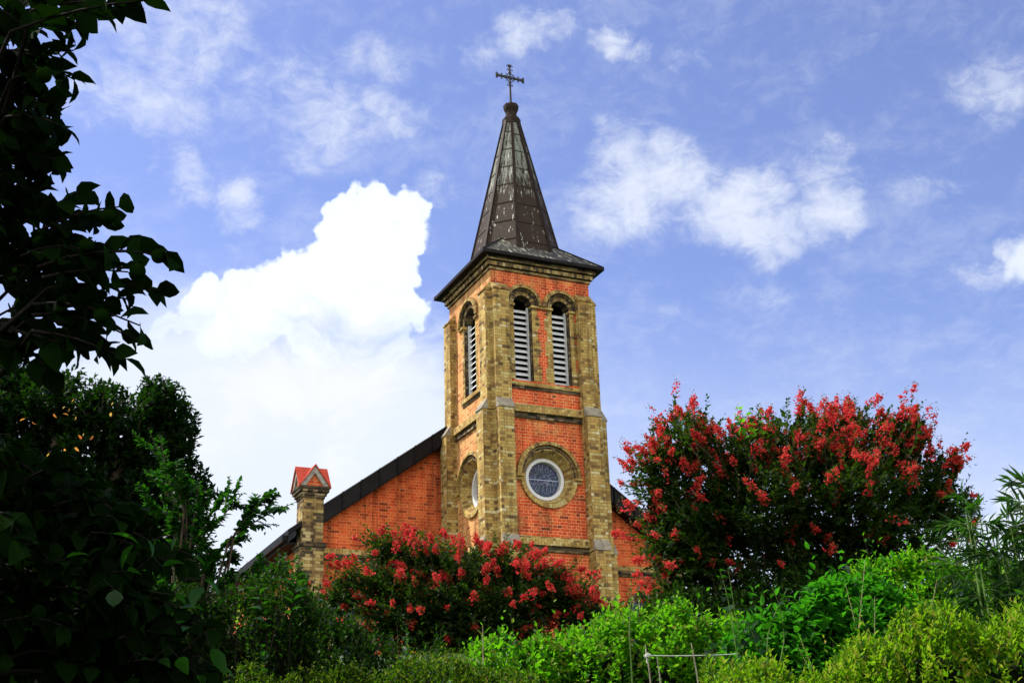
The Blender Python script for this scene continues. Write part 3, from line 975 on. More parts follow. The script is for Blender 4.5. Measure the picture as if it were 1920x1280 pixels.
    # corner pillars with little cross-gabled caps
    for s in (-1, 1):
        px_, py_, h = s * 4.535, 1.158 + .235, .235
        mb = MB()
        mb.box(px_ - h - .02, px_ + h + .02, py_ - h - .02, py_ + h + .02, z(ZB), z(-6.0))
        mb.box(px_ - h, px_ + h, py_ - h, py_ + h, z(-5.84), z(-4.86))
        pil = mb.build('corner_pillar', OCHRE_DK, root)
        mb = MB()
        mb.box(px_ - h - .07, px_ + h + .07, py_ - h - .07, py_ + h + .07, z(-5.93), z(-5.84)); mb.box(px_ - h - .035, px_ + h + .035, py_ - h - .035, py_ + h + .035, z(-6.0), z(-5.93))
        mb.build('band', BRICK_DK, pil)
        mb = MB()
        for i, (k, h0, h1) in enumerate(((.255, -4.86, -4.80), (.29, -4.80, -4.73), (.33, -4.73, -4.66), (.35, -4.66, -4.61))):
            mb.box(px_ - k, px_ + k, py_ - k, py_ + k, z(h0), z(h1))
        mb.build('corbel', BRICK_DK, pil)
        tm = MB(); rk = MB(); rf = MB()
        c = .335; zb0, za = -4.61, -4.13
        for q in range(4):
            a = q * math.pi / 2
            rot = lambda u, w, hh: (px_ + u * math.cos(a) - w * math.sin(a), py_ + u * math.sin(a) + w * math.cos(a), z(hh))
            # gable: face at w = -c
            tm.face([rot(-c + .03, -c + .05, zb0), rot(c - .03, -c + .05, zb0), rot(0, -c + .05, za - .04)])
            for sg in (-1, 1):
                # raking frame
                o0, o1 = (sg * (c - .01), zb0), (0, za - .02)
                i0, i1 = (sg * (c - .13), zb0), (0, za - .19)
                f = lambda w: [rot(o0[0], w, o0[1]), rot(i0[0], w, i0[1]), rot(i1[0], w, i1[1]), rot(o1[0], w, o1[1])]
                A_, B_ = f(-c + .005), f(-c + .05)
                if sg < 0: A_, B_ = A_, B_
                rk.face(A_ if sg < 0 else A_[::-1]); rk.face([A_[1], B_[1], B_[2], A_[2]]); rk.face([A_[0], A_[1], B_[1], B_[0]])
                # roof slope, with thickness and small overhang
                e0, e1, e2 = rot(sg * (c + .025), -c - .03, zb0 - .015), rot(0, -c - .03, za + .015), rot(0, 0, za + .015)
                v0 = rot(sg * (c + .025), -c - .03, zb0 - .015)
                lowr = lambda p: (p[0], p[1], p[2] - .035)
                tri = [e0, e1, e2] if sg > 0 else [e0, e2, e1]
                rf.face(tri); rf.face([lowr(p) for p in tri[::-1]])
                rf.face([e0, lowr(e0), lowr(e1), e1])
        tm.build('gable', RED, pil)
        rk.build('raking_frame', CEMENT, pil)
        rf.build('roof', TILE, pil)
        # boulder-like stone on the shoulder
    return root


church()

# ------------------------------------------------------------------ ground
def ground():
    n = 160
    g = np.concatenate([np.linspace(-600, -45, 30), np.linspace(-44, 40, 100), np.linspace(45, 600, 30)])
    X, Y = np.meshgrid(g, g)
    Z = ground_z(X, Y)
    far = np.hypot(X, Y)
    Z = Z - 1.2 * sstep(far, 40, 140)
    V = np.stack([X.ravel(), Y.ravel(), Z.ravel()], 1)
    k = len(g)
    i = np.arange((k - 1) * (k - 1)); r, c = i // (k - 1), i % (k - 1)
    q = np.stack([r * k + c, r * k + c + 1, (r + 1) * k + c + 1, (r + 1) * k + c], 1)
    mt, t, b = new_mat('grassy_earth')
    ob = _nd(t, 'ShaderNodeTexCoord').outputs['Object']
    c_ = ramp(t, noise(t, ob, 2.5, 8, .7), [(.3, (.02, .03, .01)), (.55, (.035, .07, .015)), (.8, (.07, .06, .035))])
    t.links.new(c_, b.inputs['Base Color']); b.inputs['Roughness'].default_value = .95
    o = link_mesh('ground', V, q.ravel(), np.arange(len(q)) * 4, np.full(len(q), 4), mt, None, None, True)
    tag(o, kind='structure')


ground()

# ------------------------------------------------------------------ foliage machinery
def nrm(v): return v / (np.linalg.norm(v, axis=-1, keepdims=True) + 1e-9)


def leaf_template(kind):
    """x along the leaf 0..1, y half width (scaled by width), z lift"""
    if kind == 'small':
        V = [(0, 0, 0), (.45, .5, .10), (1, 0, -.06), (.45, -.5, .10)]
        F = [(0, 2, 1), (0, 3, 2)]
    elif kind == 'broad':      # pointed oval, folded along the midrib, tip drooping
        V = [(0, 0, 0), (.34, 0, .0), (.70, 0, -.05), (1.0, 0, -.17), (.16, .36, .07), (.42, .52, .11), (.74, .32, .02), (.16, -.36, .07), (.42, -.52, .11), (.74, -.32, .02)]
        F = [(0, 1, 4), (4, 1, 5), (1, 2, 5), (5, 2, 6), (2, 3, 6), (0, 7, 1), (7, 8, 1), (1, 8, 2), (8, 9, 2), (2, 9, 3)]
    elif kind == 'long':       # bamboo blade
        V = [(0, 0, 0), (.3, .5, .02), (.3, -.5, .02), (.65, .38, -.03), (.65, -.38, -.03), (1, 0, -.14), (.3, 0, -.015), (.65, 0, -.06)]
        F = [(0, 6, 1), (0, 2, 6), (1, 6, 7, 3), (6, 2, 4, 7), (3, 7, 5), (7, 4, 5)]
    elif kind == 'petal':
        V = [(0, 0, 0), (.5, .5, .16), (1, .16, .05), (.95, -.2, .2), (.5, -.5, .05)]
        F = [(0, 2, 1), (0, 3, 2), (0, 4, 3)]
    return np.array(V, float), F


class Leaves:
    def __init__(s, kind): s.T, s.F = leaf_template(kind); s.P = []; s.D = []; s.N = []; s.L = []; s.W = []

    def add(s, P, D, N, L, W):
        s.P.append(P); s.D.append(D); s.N.append(N); s.L.append(np.broadcast_to(L, (len(P),))); s.W.append(np.broadcast_to(W, (len(P),)))

    def build(s, name, mat, parent=None, twigs=None, mat2=None):
        P = np.concatenate(s.P); D = nrm(np.concatenate(s.D)); N = np.concatenate(s.N)
        L = np.concatenate(s.L); W = np.concatenate(s.W)
        N = nrm(N - D * (N * D).sum(1, keepdims=True))
        S = np.cross(N, D)
        T = s.T
        k = len(T)
        V = (P[:, None, :] + D[:, None, :] * (T[None, :, 0:1] * L[:, None, None]) + S[:, None, :] * (T[None, :, 1:2] * W[:, None, None]) + N[:, None, :] * (T[None, :, 2:3] * L[:, None, None]))
        V = V.reshape(-1, 3)
        n = len(P)
        fl = np.concatenate([np.array(f) for f in s.F])
        tot = np.array([len(f) for f in s.F])
        loops = (fl[None, :] + (np.arange(n) * k)[:, None]).ravel()
        tots = np.tile(tot, n)
        st = np.concatenate([[0], np.cumsum(tots)[:-1]])
        if twigs is not None:
            nb = len(tots)
            tl = np.array([i for f in twigs.f for i in f]) + len(V)
            tt_ = np.array([len(f) for f in twigs.f])
            V = np.concatenate([V, np.array(twigs.v)]); loops = np.concatenate([loops, tl]); tots = np.concatenate([tots, tt_])
            st = np.concatenate([[0], np.cumsum(tots)[:-1]])
        o = link_mesh(name, V, loops, st, tots, mat, parent, None, len(T) > 4)
        if twigs is not None and len(o.data.polygons) == len(tots):
            o.data.materials.append(mat2)
            mi = np.zeros(len(tots), dtype=np.int32); mi[nb:] = 1
            o.data.polygons.foreach_set('material_index', mi)
        return o


def bez(P0, P1, P2, t):
    t = t[..., None]
    return (1 - t) ** 2 * P0 + 2 * t * (1 - t) * P1 + t * t * P2


def bez_d(P0, P1, P2, t):
    t = t[..., None]
    return 2 * (1 - t) * (P1 - P0) + 2 * t * (P2 - P1)


def sprigs(rng, lv, P0, P1, P2, M, length, width, t0=.2, spread=1.0, droop=.2, taper=.5, mode='spiral', jit=.35, upn=.6):
    """leaves along S curved shoots (M each)"""
    S = len(P0)
    if S == 0: return
    tt = np.linspace(t0, 1.0, M)[None, :] + rng.uniform(-.5, .5, (S, M)) * (1 - t0) / M
    tt = np.clip(tt, 0, 1)
    A, B, C = P0[:, None, :], P1[:, None, :], P2[:, None, :]
    pos = bez(A, B, C, tt); tan = nrm(bez_d(A, B, C, tt))
    up = np.array([0, 0, 1.0])
    ref = np.where(np.abs(tan[..., 2:3]) > .92, np.array([1.0, 0, 0]), up)
    e1 = nrm(np.cross(tan, ref)); e2 = np.cross(e1, tan)
    if mode == 'spiral': az = rng.uniform(0, 6.283, (S, 1)) + np.arange(M)[None, :] * 2.4
    elif mode == 'pairs': az = np.where(np.arange(M)[None, :] % 2 == 0, 0.0, math.pi) + rng.uniform(-.5, .5, (S, 1)) + 0 * tt
    az = az + rng.normal(0, jit, (S, M))
    side = e1 * np.cos(az)[..., None] + e2 * np.sin(az)[..., None]
    D = tan * (1.0 / max(spread, 1e-3)) + side + rng.normal(0, .18, (S, M, 3))
    D[..., 2] -= droop
    D = nrm(D)
    N = tan * .4 + up * upn + rng.normal(0, .35, (S, M, 3))
    sz = (1 - taper * np.maximum(0, tt - .55) / .45) * rng.uniform(.75, 1.2, (S, M))
    lv.add(pos.reshape(-1, 3), D.reshape(-1, 3), N.reshape(-1, 3), (sz * length).ravel(), (sz * width).ravel())


def twig_mesh(mb, P0, P1, P2, r0, r1, n=4, k=4):
    ts = np.linspace(0, 1, k + 1)
    for i in range(len(P0)):
        pts = [bez(P0[i], P1[i], P2[i], np.array(q)) for q in ts]
        mb.tube(pts, list(np.linspace(r0, r1, k + 1)), n, False)


def rand_dir(rng, n): return nrm(rng.normal(0, 1, (n, 3)))


# materials for the plants
L_CRAPE = leaf_mat('crape_leaf', [(.002, .007, .0012), (.004, .013, .002), (.008, .026, .003), (.028, .04, .005)], (.10, .26, .008), .30, .55, .12)
FLOWER = leaf_mat('coral_petal', [(.34, .012, .018), (.60, .026, .036), (.72, .07, .08), (.62, .045, .022), (.45, .09, .03)], (.88, .07, .07), .38, .65, .15)
BUD = leaf_mat('crape_bud', [(.09, .09, .02), (.20, .07, .03), (.12, .13, .03)], (.3, .2, .05), .3, .6, .2)
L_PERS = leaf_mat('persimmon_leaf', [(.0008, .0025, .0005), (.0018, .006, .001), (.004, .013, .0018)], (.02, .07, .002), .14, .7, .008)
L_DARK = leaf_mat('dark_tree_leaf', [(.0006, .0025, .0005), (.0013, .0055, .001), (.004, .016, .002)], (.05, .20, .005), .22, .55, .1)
L_FRESH = leaf_mat('fresh_leaf', [(.002, .009, .0012), (.004, .020, .002), (.010, .05, .004)], (.07, .36, .008), .30, .5, .15)
L_BUSH = leaf_mat('bush_leaf', [(.0008, .004, .0006), (.0018, .008, .001), (.005, .018, .0015), (.05, .11, .010)], (.06, .22, .006), .28, .55, .1)
L_CLIP = leaf_mat('clipped_leaf', [(.001, .006, .0006), (.003, .016, .001), (.010, .040, .002), (.07, .13, .006), (.20, .20, .015)], (.14, .36, .006), .38, .55, .1)
L_VINE = leaf_mat('vine_leaf', [(.002, .015, .0008), (.006, .045, .0015), (.025, .13, .003), (.13, .30, .007), (.20, .17, .03)], (.24, .82, .010), .46, .55, .12)
L_SHRUB = leaf_mat('green_shrub_leaf', [(.002, .018, .0015), (.005, .045, .0025), (.014, .10, .004), (.04, .19, .008)], (.11, .62, .012), .42, .55, .12)
L_BOX = leaf_mat('yellow_box_leaf', [(.003, .018, .0008), (.010, .055, .0015), (.045, .15, .003), (.20, .30, .008), (.30, .22, .04)], (.34, .75, .010), .45, .55, .12)
L_BAMB = leaf_mat('bamboo_leaf', [(.003, .013, .0015), (.006, .026, .0025), (.014, .055, .005)], (.09, .32, .012), .32, .5, .15)


def stems_part(name, mat, parent, curves, n=6):
    mb = MB()
    for pts, rad in curves: mb.tube(pts, rad, n, True)
    return mb.build(name, mat, parent, True)


def curve_pts(a, b, bow, k=7):
    a, b = np.array(a, float), np.array(b, float)
    c = (a + b) / 2 + np.array(bow)
    return [bez(a, c, b, np.array(q)) for q in np.linspace(0, 1, k)]


# ------------------------------------------------------------------ crape myrtles
def crape(name, label, dep, base_px, lobes, tips, nshoot, seed, leaf, flower_line, flow_p, skirt=None):
    rng = np.random.default_rng(seed)
    b = at(*base_px, dep); gx = on_ground(b[0], b[1])
    root = empty(name, gx, label, 'flowering tree', 'crape myrtles in coral red bloom')
    base = np.array(gx)
    pxm = dep / FPX
    LC = np.array([at(l[0], l[1], l[2]) for l in lobes])
    LR = np.array([(l[3] * pxm, l[4] * pxm) for l in lobes])
    vol = (LR[:, 0] ** 1.0 * LR[:, 1]) * np.array([l[5] if len(l) > 5 else 1 for l in lobes])
    idx = rng.choice(len(lobes), nshoot, p=vol / vol.sum())
    u = rand_dir(rng, nshoot)
    rad = rng.uniform(.35, 1.0, nshoot) ** .6
    rxz = LR[idx]
    off = (CRT[None] * (u[:, 0] * rxz[:, 0])[:, None] + FH[None] * (u[:, 1] * rxz.mean(1) * 1.15)[:, None] + np.array([0, 0, 1.0])[None] * (u[:, 2] * rxz[:, 1])[:, None]) * rad[:, None]
    T = LC[idx] + off
    if tips:
        TP = np.array([at(x, y, dep + rng.uniform(-.5, .5)) for x, y in tips])
        T = np.concatenate([TP, TP + rng.normal(0, .05, TP.shape), T])
    S = len(T)
    ctr = at(*base_px, dep) * np.array([1, 1, 0]) + np.array([0, 0, base[2] + .9])
    nt = S - nshoot
    K = max(30, nshoot // 26)
    C = T[nt + rng.choice(nshoot, K, replace=False)]
    near = ((T[nt:, None, :] - C[None]) ** 2).sum(2).argmin(1)
    T[nt:] += (C[near] - T[nt:]) * rng.uniform(.0, .45, nshoot)[:, None]
    LCi = np.concatenate([np.repeat(ctr[None], nt, 0), LC[idx]])
    dirn = nrm(nrm(T - ctr[None]) * .45 + nrm(T - LCi + np.array([0, 0, .05])) * .6 + np.array([0, 0, .25]) + rng.normal(0, .3, (S, 3)))
    ln = rng.uniform(.28, .6, S) * (dep / 15)
    esc = np.where(rng.uniform(0, 1, S) < .10, rng.uniform(.08, .30, S), 0) * (dep / 15); esc[:nt] = 0
    T = T + dirn * esc[:, None]; ln = ln + esc * .8
    ln[:nt] *= 1.7
    T = T.copy(); T[:nt] -= dirn[:nt] * .14 * (dep / 13)
    P2 = T
    P0 = T - dirn * ln[:, None] + rng.normal(0, .04, (S, 3))
    P1 = (P0 + P2) / 2 + rng.normal(0, .06, (S, 3)) + np.array([0, 0, .04])
    lv = Leaves('small')
    sprigs(rng, lv, P0, P1, P2, 18, leaf, leaf * .55, .05, .9, .12, .45, 'pairs', .6, .7)
    mb = MB(); s_ = rng.choice(S, min(S, 500), replace=False)
    s_ = np.unique(np.concatenate([s_, np.arange(nt)]))
    twig_mesh(mb, P0[s_], P1[s_], P2[s_], .0045, .002, 3, 3)
    lv.build('crown', L_CRAPE, root, mb, BARK)
    # flower panicles at shoot ends
    px_y = 640 - FPX * ((T - CAM) @ CUP) / ((T - CAM) @ FWD)
    px_x = 960 + FPX * ((T - CAM) @ CRT) / ((T - CAM) @ FWD)
    high = flower_line(px_x, px_y)
    p = flow_p * high
    has = rng.uniform(0, 1, S) < p
    if tips: has[:len(tips)] = True
    fi = np.where(has)[0]
    fl = Leaves('petal'); bd = Leaves('small')
    for i in fi:
        h = rng.uniform(.06, .17) * (dep / 15) * (.9 if dep < 15 else .72)
        n = int(rng.integers(12, 60))
        tt = rng.uniform(0, 1, n)
        rr = .60 * h * (1 - tt * .7) * rng.uniform(.3, 1, n)
        d = dirn[i]
        c = T[i] + d * ((tt * 1.15 - .25) * h)[:, None] + rand_dir(rng, n) * (rr * 1.15)[:, None]
        for rep in range(3):
            fl.add(c, rand_dir(rng, n), rand_dir(rng, n), rng.uniform(.015, .030, n) * (dep / 15), rng.uniform(.016, .031, n) * (dep / 15))
        nb = 16
        cb_ = T[i] + d * rng.uniform(.7, 1.35, nb)[:, None] * h + rand_dir(rng, nb) * .035
        bd.add(cb_, rand_dir(rng, nb), rand_dir(rng, nb), rng.uniform(.012, .02, nb), rng.uniform(.012, .018, nb))
    fl.build('blossom', FLOWER, root)
    bd.build('bud', BUD, root)
    # stems
    cur = []
    for k in range(7):
        j = int(rng.integers(len(lobes)))
        foot = base + np.array([rng.normal(0, .14), rng.normal(0, .14), -.1])
        tip = LC[j] + rng.normal(0, .1, 3)
        pts = curve_pts(foot, tip, (rng.normal(0, .15), rng.normal(0, .15), .3), 8)
        cur.append((pts, list(np.linspace(.045, .016, 8))))
        for q in range(5):
            a = pts[int(rng.integers(4, 8))]
            near = np.argsort(((P0 - a) ** 2).sum(1))[int(rng.integers(0, 60))]
            cur.append((curve_pts(a, P0[near], (0, 0, .08), 5), list(np.linspace(.015, .006, 5))))
    stems_part('trunk', BARK, root, cur)
    return root


R_LOBES = [(1275, 815, 12.9, 75, 70), (1235, 900, 12.7, 80, 75), (1375, 845, 13.0, 90, 80), (1500, 825, 13.2, 120, 85), (1620, 830, 13.2, 110, 85),
           (1700, 805, 13.0, 60, 60), (1735, 900, 13.0, 80, 80), (1600, 940, 12.7, 150, 110, 1.2), (1430, 950, 12.7, 140, 110, 1.2), (1275, 1000, 12.6, 90, 85, 1.9), (1330, 960, 12.9, 80, 70, 1.2),
           (1785, 950, 13.0, 60, 70, .9), (1320, 1090, 12.5, 110, 80), (1540, 1060, 12.8, 170, 70, 1.2), (1690, 1020, 12.8, 110, 75), (1250, 1120, 12.4, 60, 50)]
R_TIPS = [(1163, 822), (1148, 895), (1160, 935), (1180, 975), (1215, 762), (1230, 800), (1264, 748), (1298, 742), (1290, 790), (1335, 790), (1360, 785), (1400, 775), (1440, 752), (1420, 800), (1500, 748), (1528, 760), (1546, 745), (1570, 770),
          (1596, 760), (1610, 790), (1656, 738), (1672, 775), (1690, 765), (1728, 748), (1733, 778), (1720, 810), (1740, 830), (1803, 832), (1780, 850), (1812, 878), (1790, 900), (1838, 965), (1820, 985), (1500, 800), (1470, 790), (1545, 805), (1640, 800),
          (1190, 850), (1205, 905), (1240, 870), (1230, 940), (1165, 1000)]
crape('crape_myrtle', 'large crape myrtle with coral red flower heads, right of the brick tower', 12.9, (1490, 1080), R_LOBES, R_TIPS, 3700, 11, .068,
      lambda x, y: np.where(y < 820, .37, np.where(y < 885, .36, np.where(y < 930, .15, .04))) + np.where(x < 1260, .08, 0), .95)
C_LOBES = [(715, 1015, 19, 55, 42), (800, 1030, 19.2, 80, 45), (690, 1080, 18.8, 80, 45), (880, 1065, 19, 90, 65), (960, 1050, 19, 65, 50), (1000, 1100, 18.8, 85, 55), (1060, 1110, 18.8, 70, 50, 1.3), (1110, 1150, 18.6, 65, 40, 1.5), (1150, 1165, 18.5, 45, 30, 1.5), (615, 1120, 18.8, 40, 40, .7), (1030, 1080, 18.7, 60, 45),
           (780, 1130, 18.8, 140, 75, 1.5), (920, 1150, 18.7, 140, 75, 1.4), (640, 1105, 18.8, 45, 35), (760, 1185, 18.6, 130, 45), (900, 1200, 18.6, 160, 45), (860, 1230, 18.4, 150, 35, .9)]
C_TIPS = [(700, 988), (690, 1000), (730, 985), (757, 975), (775, 980), (800, 985), (830, 980), (850, 1000), (890, 990), (870, 1005), (918, 1000), (940, 1020), (960, 1015), (1010, 1030), (985, 1035), (1030, 1020), (1075, 1052), (1080, 1080), (600, 1040), (615, 1055), (640, 1042), (597, 1090), (612, 1095), (590, 1100), (620, 1150), (630, 1130), (1135, 1095), (1150, 1150), (1110, 1120), (1175, 1155), (1185, 1150), (1165, 1140), (1120, 1135), (1140, 1125), (1095, 1100), (1060, 1060), (780, 1010), (820, 1020)]
crape('crape_myrtle', 'smaller crape myrtle with coral red flower heads, in front of the brick church wall', 19.0, (860, 1170), C_LOBES, C_TIPS, 3400, 12, .074,
      lambda x, y: np.where(y < 1040, .20, np.where(y < 1090, .11, .035)) + np.where(x > 960, .11, 0), .9)


# ------------------------------------------------------------------ persimmon tree, near on the left
def persimmon():
    rng = np.random.default_rng(5)
    b = at(-160, 1000, 5.6)
    g = on_ground(b[0], b[1])
    root = empty('persimmon_tree', g, 'dark backlit persimmon tree with big drooping leaves and green fruit at the left edge', 'tree')
    base = np.array(g)
    tw = [((20, 60), (268, 2), 4.6), ((60, 20), (225, 12), 4.7), ((40, 60), (140, 45), 4.8), ((10, 120), (138, 95), 5.0), ((20, 150), (140, 150), 4.8), ((0, 190), (118, 205), 5.0), ((10, 220), (122, 240), 4.8),
          ((10, 300), (105, 300), 4.9), ((30, 400), (105, 300), 5.0), ((40, 420), (150, 360), 4.8), ((60, 440), (222, 388), 4.7), ((60, 450), (190, 420), 4.9), ((40, 480), (160, 470), 4.7),
          ((70, 500), (315, 480), 4.6), ((80, 520), (270, 470), 4.8), ((80, 520), (240, 510), 4.6), ((90, 540), (300, 545), 4.7), ((80, 560), (240, 560), 4.9), ((60, 570), (262, 610), 4.6),
          ((60, 590), (262, 640), 4.7), ((50, 600), (200, 640), 4.8), ((60, 620), (235, 672), 4.6), ((30, 620), (150, 660), 4.7), ((0, 600), (110, 650), 4.9), ((-20, 640), (90, 690), 4.8),
          ((20, 540), (180, 560), 5.0), ((10, 500), (140, 540), 4.9), ((0, 450), (110, 480), 5.1), ((-10, 380), (90, 400), 5.0), ((-20, 260), (60, 300), 5.0), ((-20, 180), (60, 150), 5.1), ((-20, 60), (60, 60), 5.2)]
    # the dense body of the crown further left, and the lower boughs
    for k in range(120):
        y = rng.uniform(-60, 600)
        lim = np.interp(y, [0, 100, 250, 320, 390, 480, 560, 640, 690], [125, 105, 90, 60, 90, 150, 170, 165, 100]) + rng.normal(0, 12)
        x = rng.uniform(-160, lim)
        tw.append(((x - rng.uniform(60, 140), y + rng.uniform(-30, 70)), (x, y), rng.uniform(4.7, 6.2)))
    for k in range(300):
        y = rng.uniform(860, 1340)
        lim = np.interp(y, [690, 800, 900, 1000, 1100, 1200, 1300], [60, 110, 170, 260, 300, 330, 360])
        x = rng.uniform(-150, lim)
        tw.append(((x - rng.uniform(50, 140), y + rng.uniform(-60, 60)), (x, y), rng.uniform(4.6, 6.4)))
    for q in ((400, 1180), (385, 1250), (340, 1060), (350, 1245), (300, 1010), (410, 1280), (330, 1140), (250, 960)):
        tw.append(((q[0] - 130, q[1] + rng.uniform(-40, 10)), q, rng.uniform(4.7, 5.2)))
    P0 = np.array([at(a[0], a[1], d + .15) for a, c, d in tw]); P2 = np.array([at(c[0], c[1], d) for a, c, d in tw])
    P1 = (P0 + P2) / 2 + np.array([0, 0, .05]) + rng.normal(0, .02, P0.shape)
    lv = Leaves('broad')
    sprigs(rng, lv, P0, P1, P2, 12, .118, .084, .1, .85, .38, .15, 'spiral', .6, .5)
    mb = MB(); twig_mesh(mb, P0, P1, P2, .0065, .003, 5, 4)
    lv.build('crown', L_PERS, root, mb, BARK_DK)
    cur = []
    top = base + np.array([0, 0, 3.2]) - FH * .2
    cur.append((curve_pts(base - np.array([0, 0, .2]), top, (.1, .1, 0), 9), list(np.linspace(.13, .07, 9))))
    for i in rng.choice(len(P0), 130, replace=False):
        s_ = bez(base, (base + top) / 2, top, np.array(np.clip((P0[i][2] - base[2]) / 3.6, .25, 1.0)))
        cur.append((curve_pts(s_, P0[i], rng.normal(0, .06, 3) + np.array([0, 0, .1]), 6), list(np.linspace(.026, .007, 6))))
    stems_part('trunk', BARK_DK, root, cur)
    lv = Leaves('broad')
    yl = [(340, 1005), (385, 1085), (372, 1100), (300, 1062), (425, 1120), (350, 1175), (330, 1232), (390, 1245), (300, 1235), (365, 1265), (290, 1238), (245, 1070), (222, 1105), (352, 1040), (322, 1115), (282, 1010), (210, 1000), (255, 1020), (130, 1045), (395, 1215), (310, 1190), (345, 1140)]
    Pq = np.array([at(x + rng.uniform(-8, 8), y, rng.uniform(4.4, 4.7)) for x, y in yl])
    Dq = rand_dir(rng, len(yl)) * .6 + CRT[None] * rng.uniform(-.3, 1, (len(yl), 1)) + np.array([0, 0, -.35])
    lv.add(Pq, Dq, rand_dir(rng, len(yl)) * .5 + np.array([0, 0, 1.0]), rng.uniform(.05, .11, len(yl)), rng.uniform(.03, .06, len(yl)))
    tw_ = MB()
    for p_ in Pq: tw_.tube([p_, p_ + rng.normal(0, .02, 3) - CRT * .05 + np.array([0, 0, .02]), p_ - CRT * .12 + FH * .08], [.0015, .002, .003], 4, False)
    lv.build('sunlit_leaves', L_FRESH, root, tw_, BARK_DK)  # sunlit leaves: the light is put into a brighter green than the crown
    # fruit
    fm = simple_mat('green_persimmon', (.003, .009, .001), .75, 0, .3, 18, .0)
    spots = [(203, 405, 4.65), (163, 460, 4.7), (258, 507, 4.55), (298, 480, 4.6), (82, 142, 4.6), (190, 592, 4.6)]
    first = None
    for i, (x, y, d) in enumerate(spots):
        p = at(x, y, d - .04) - base
        if first is None:
            r = .029
            f = MB(); nr, ns = 9, 18
            for a_ in range(nr + 1):
                th = math.pi * a_ / nr
                for b_ in range(ns):
                    ph = 2 * math.pi * b_ / ns
                    rr = r * math.sin(th) * (1 + .04 * math.cos(4 * ph))
                    f.v.append((rr * math.cos(ph), rr * math.sin(ph), -r * .9 * math.cos(th)))
            for a_ in range(nr):
                for b_ in range(ns):
                    f.f.append([a_ * ns + b_, a_ * ns + (b_ + 1) % ns, (a_ + 1) * ns + (b_ + 1) % ns, (a_ + 1) * ns + b_]); f.uv.append([(0, 0)] * 4)
            first = f.build('fruit', fm, None, True)
            cxb = MB()
            for k in range(4):
                a = k * math.pi / 2
                cxb.face([(0, 0, r * .86), (.02 * math.cos(a - .5), .02 * math.sin(a - .5), r * .92), (.028 * math.cos(a), .028 * math.sin(a), r * .8), (.02 * math.cos(a + .5), .02 * math.sin(a + .5), r * .92)])
            cal = cxb.build('calyx', L_PERS, None)
            cal.parent = first
            first.parent = root; first.location = p
        else:
            c = first.copy(); COL.objects.link(c); c.parent = root; c.location = p
            c.rotation_euler = (rng.uniform(-.4, .4), rng.uniform(-.4, .4), rng.uniform(0, 6))
            cc = cal.copy(); COL.objects.link(cc); cc.parent = c
    return root


persimmon()


# ------------------------------------------------------------------ dark tree behind on the left
def lobed_tree(name, label, cat, base, lobes, nsprig, M, leaf, wid, mat, seed, twiglen=.35, kind='small', trunk_r=.14, spread=1.0, up=.2):
    rng = np.random.default_rng(seed)
    root = empty(name, tuple(base), label, cat)
    LC = np.array([at(l[0], l[1], l[2]) for l in lobes]); LR = np.array([(l[3] * l[2] / FPX, l[4] * l[2] / FPX) for l in lobes])
    vol = LR[:, 0] * LR[:, 1]
    idx = rng.choice(len(lobes), nsprig, p=vol / vol.sum())
    u = rand_dir(rng, nsprig); rad = rng.uniform(.25, 1, nsprig) ** .5
    # clumps: gather the shoot ends towards a smaller number of clump centres
    off = (CRT[None] * (u[:, 0] * LR[idx, 0])[:, None] + FH[None] * (u[:, 1] * LR[idx].mean(1))[:, None] + np.array([0, 0, 1.])[None] * (u[:, 2] * LR[idx, 1])[:, None])
    T = LC[idx] + off * rad[:, None]
    K = max(12, nsprig // 22)
    C = T[rng.choice(nsprig, K, replace=False)]
    near = ((T[:, None, :] - C[None]) ** 2).sum(2).argmin(1)
    T = T + (C[near] - T) * rng.uniform(.1, .55, nsprig)[:, None]
    d = nrm(T - LC[idx] + np.array([0, 0, up]) + rand_dir(rng, nsprig) * .25)
    P0 = T - d * twiglen * rng.uniform(.6, 1.2, nsprig)[:, None]
    P1 = (P0 + T) / 2 + rng.normal(0, .03, T.shape)
    lv = Leaves(kind)
    sprigs(rng, lv, P0, P1, T, M, leaf, wid, .1, spread, .2, .3, 'spiral', .5, .7)
    mb = MB(); s_ = rng.choice(nsprig, min(500, nsprig), replace=False)
    twig_mesh(mb, P0[s_], P1[s_], T[s_], .006, .003, 3, 2)
    lv.build('crown', mat, root, mb, BARK)
    cur = []
    b = np.array(base)
    for j in range(len(lobes)):
        cur.append((curve_pts(b - np.array([0, 0, .2]), LC[j], (rng.normal(0, .2), rng.normal(0, .2), .3), 8), list(np.linspace(trunk_r, trunk_r * .22, 8))))
    for i in rng.choice(nsprig, min(nsprig, 160), replace=False):
        cur.append((curve_pts(LC[idx[i]], P0[i], rng.normal(0, .05, 3), 4), list(np.linspace(trunk_r * .14, .006, 4))))
    stems_part('trunk', BARK, root, cur)
    return root


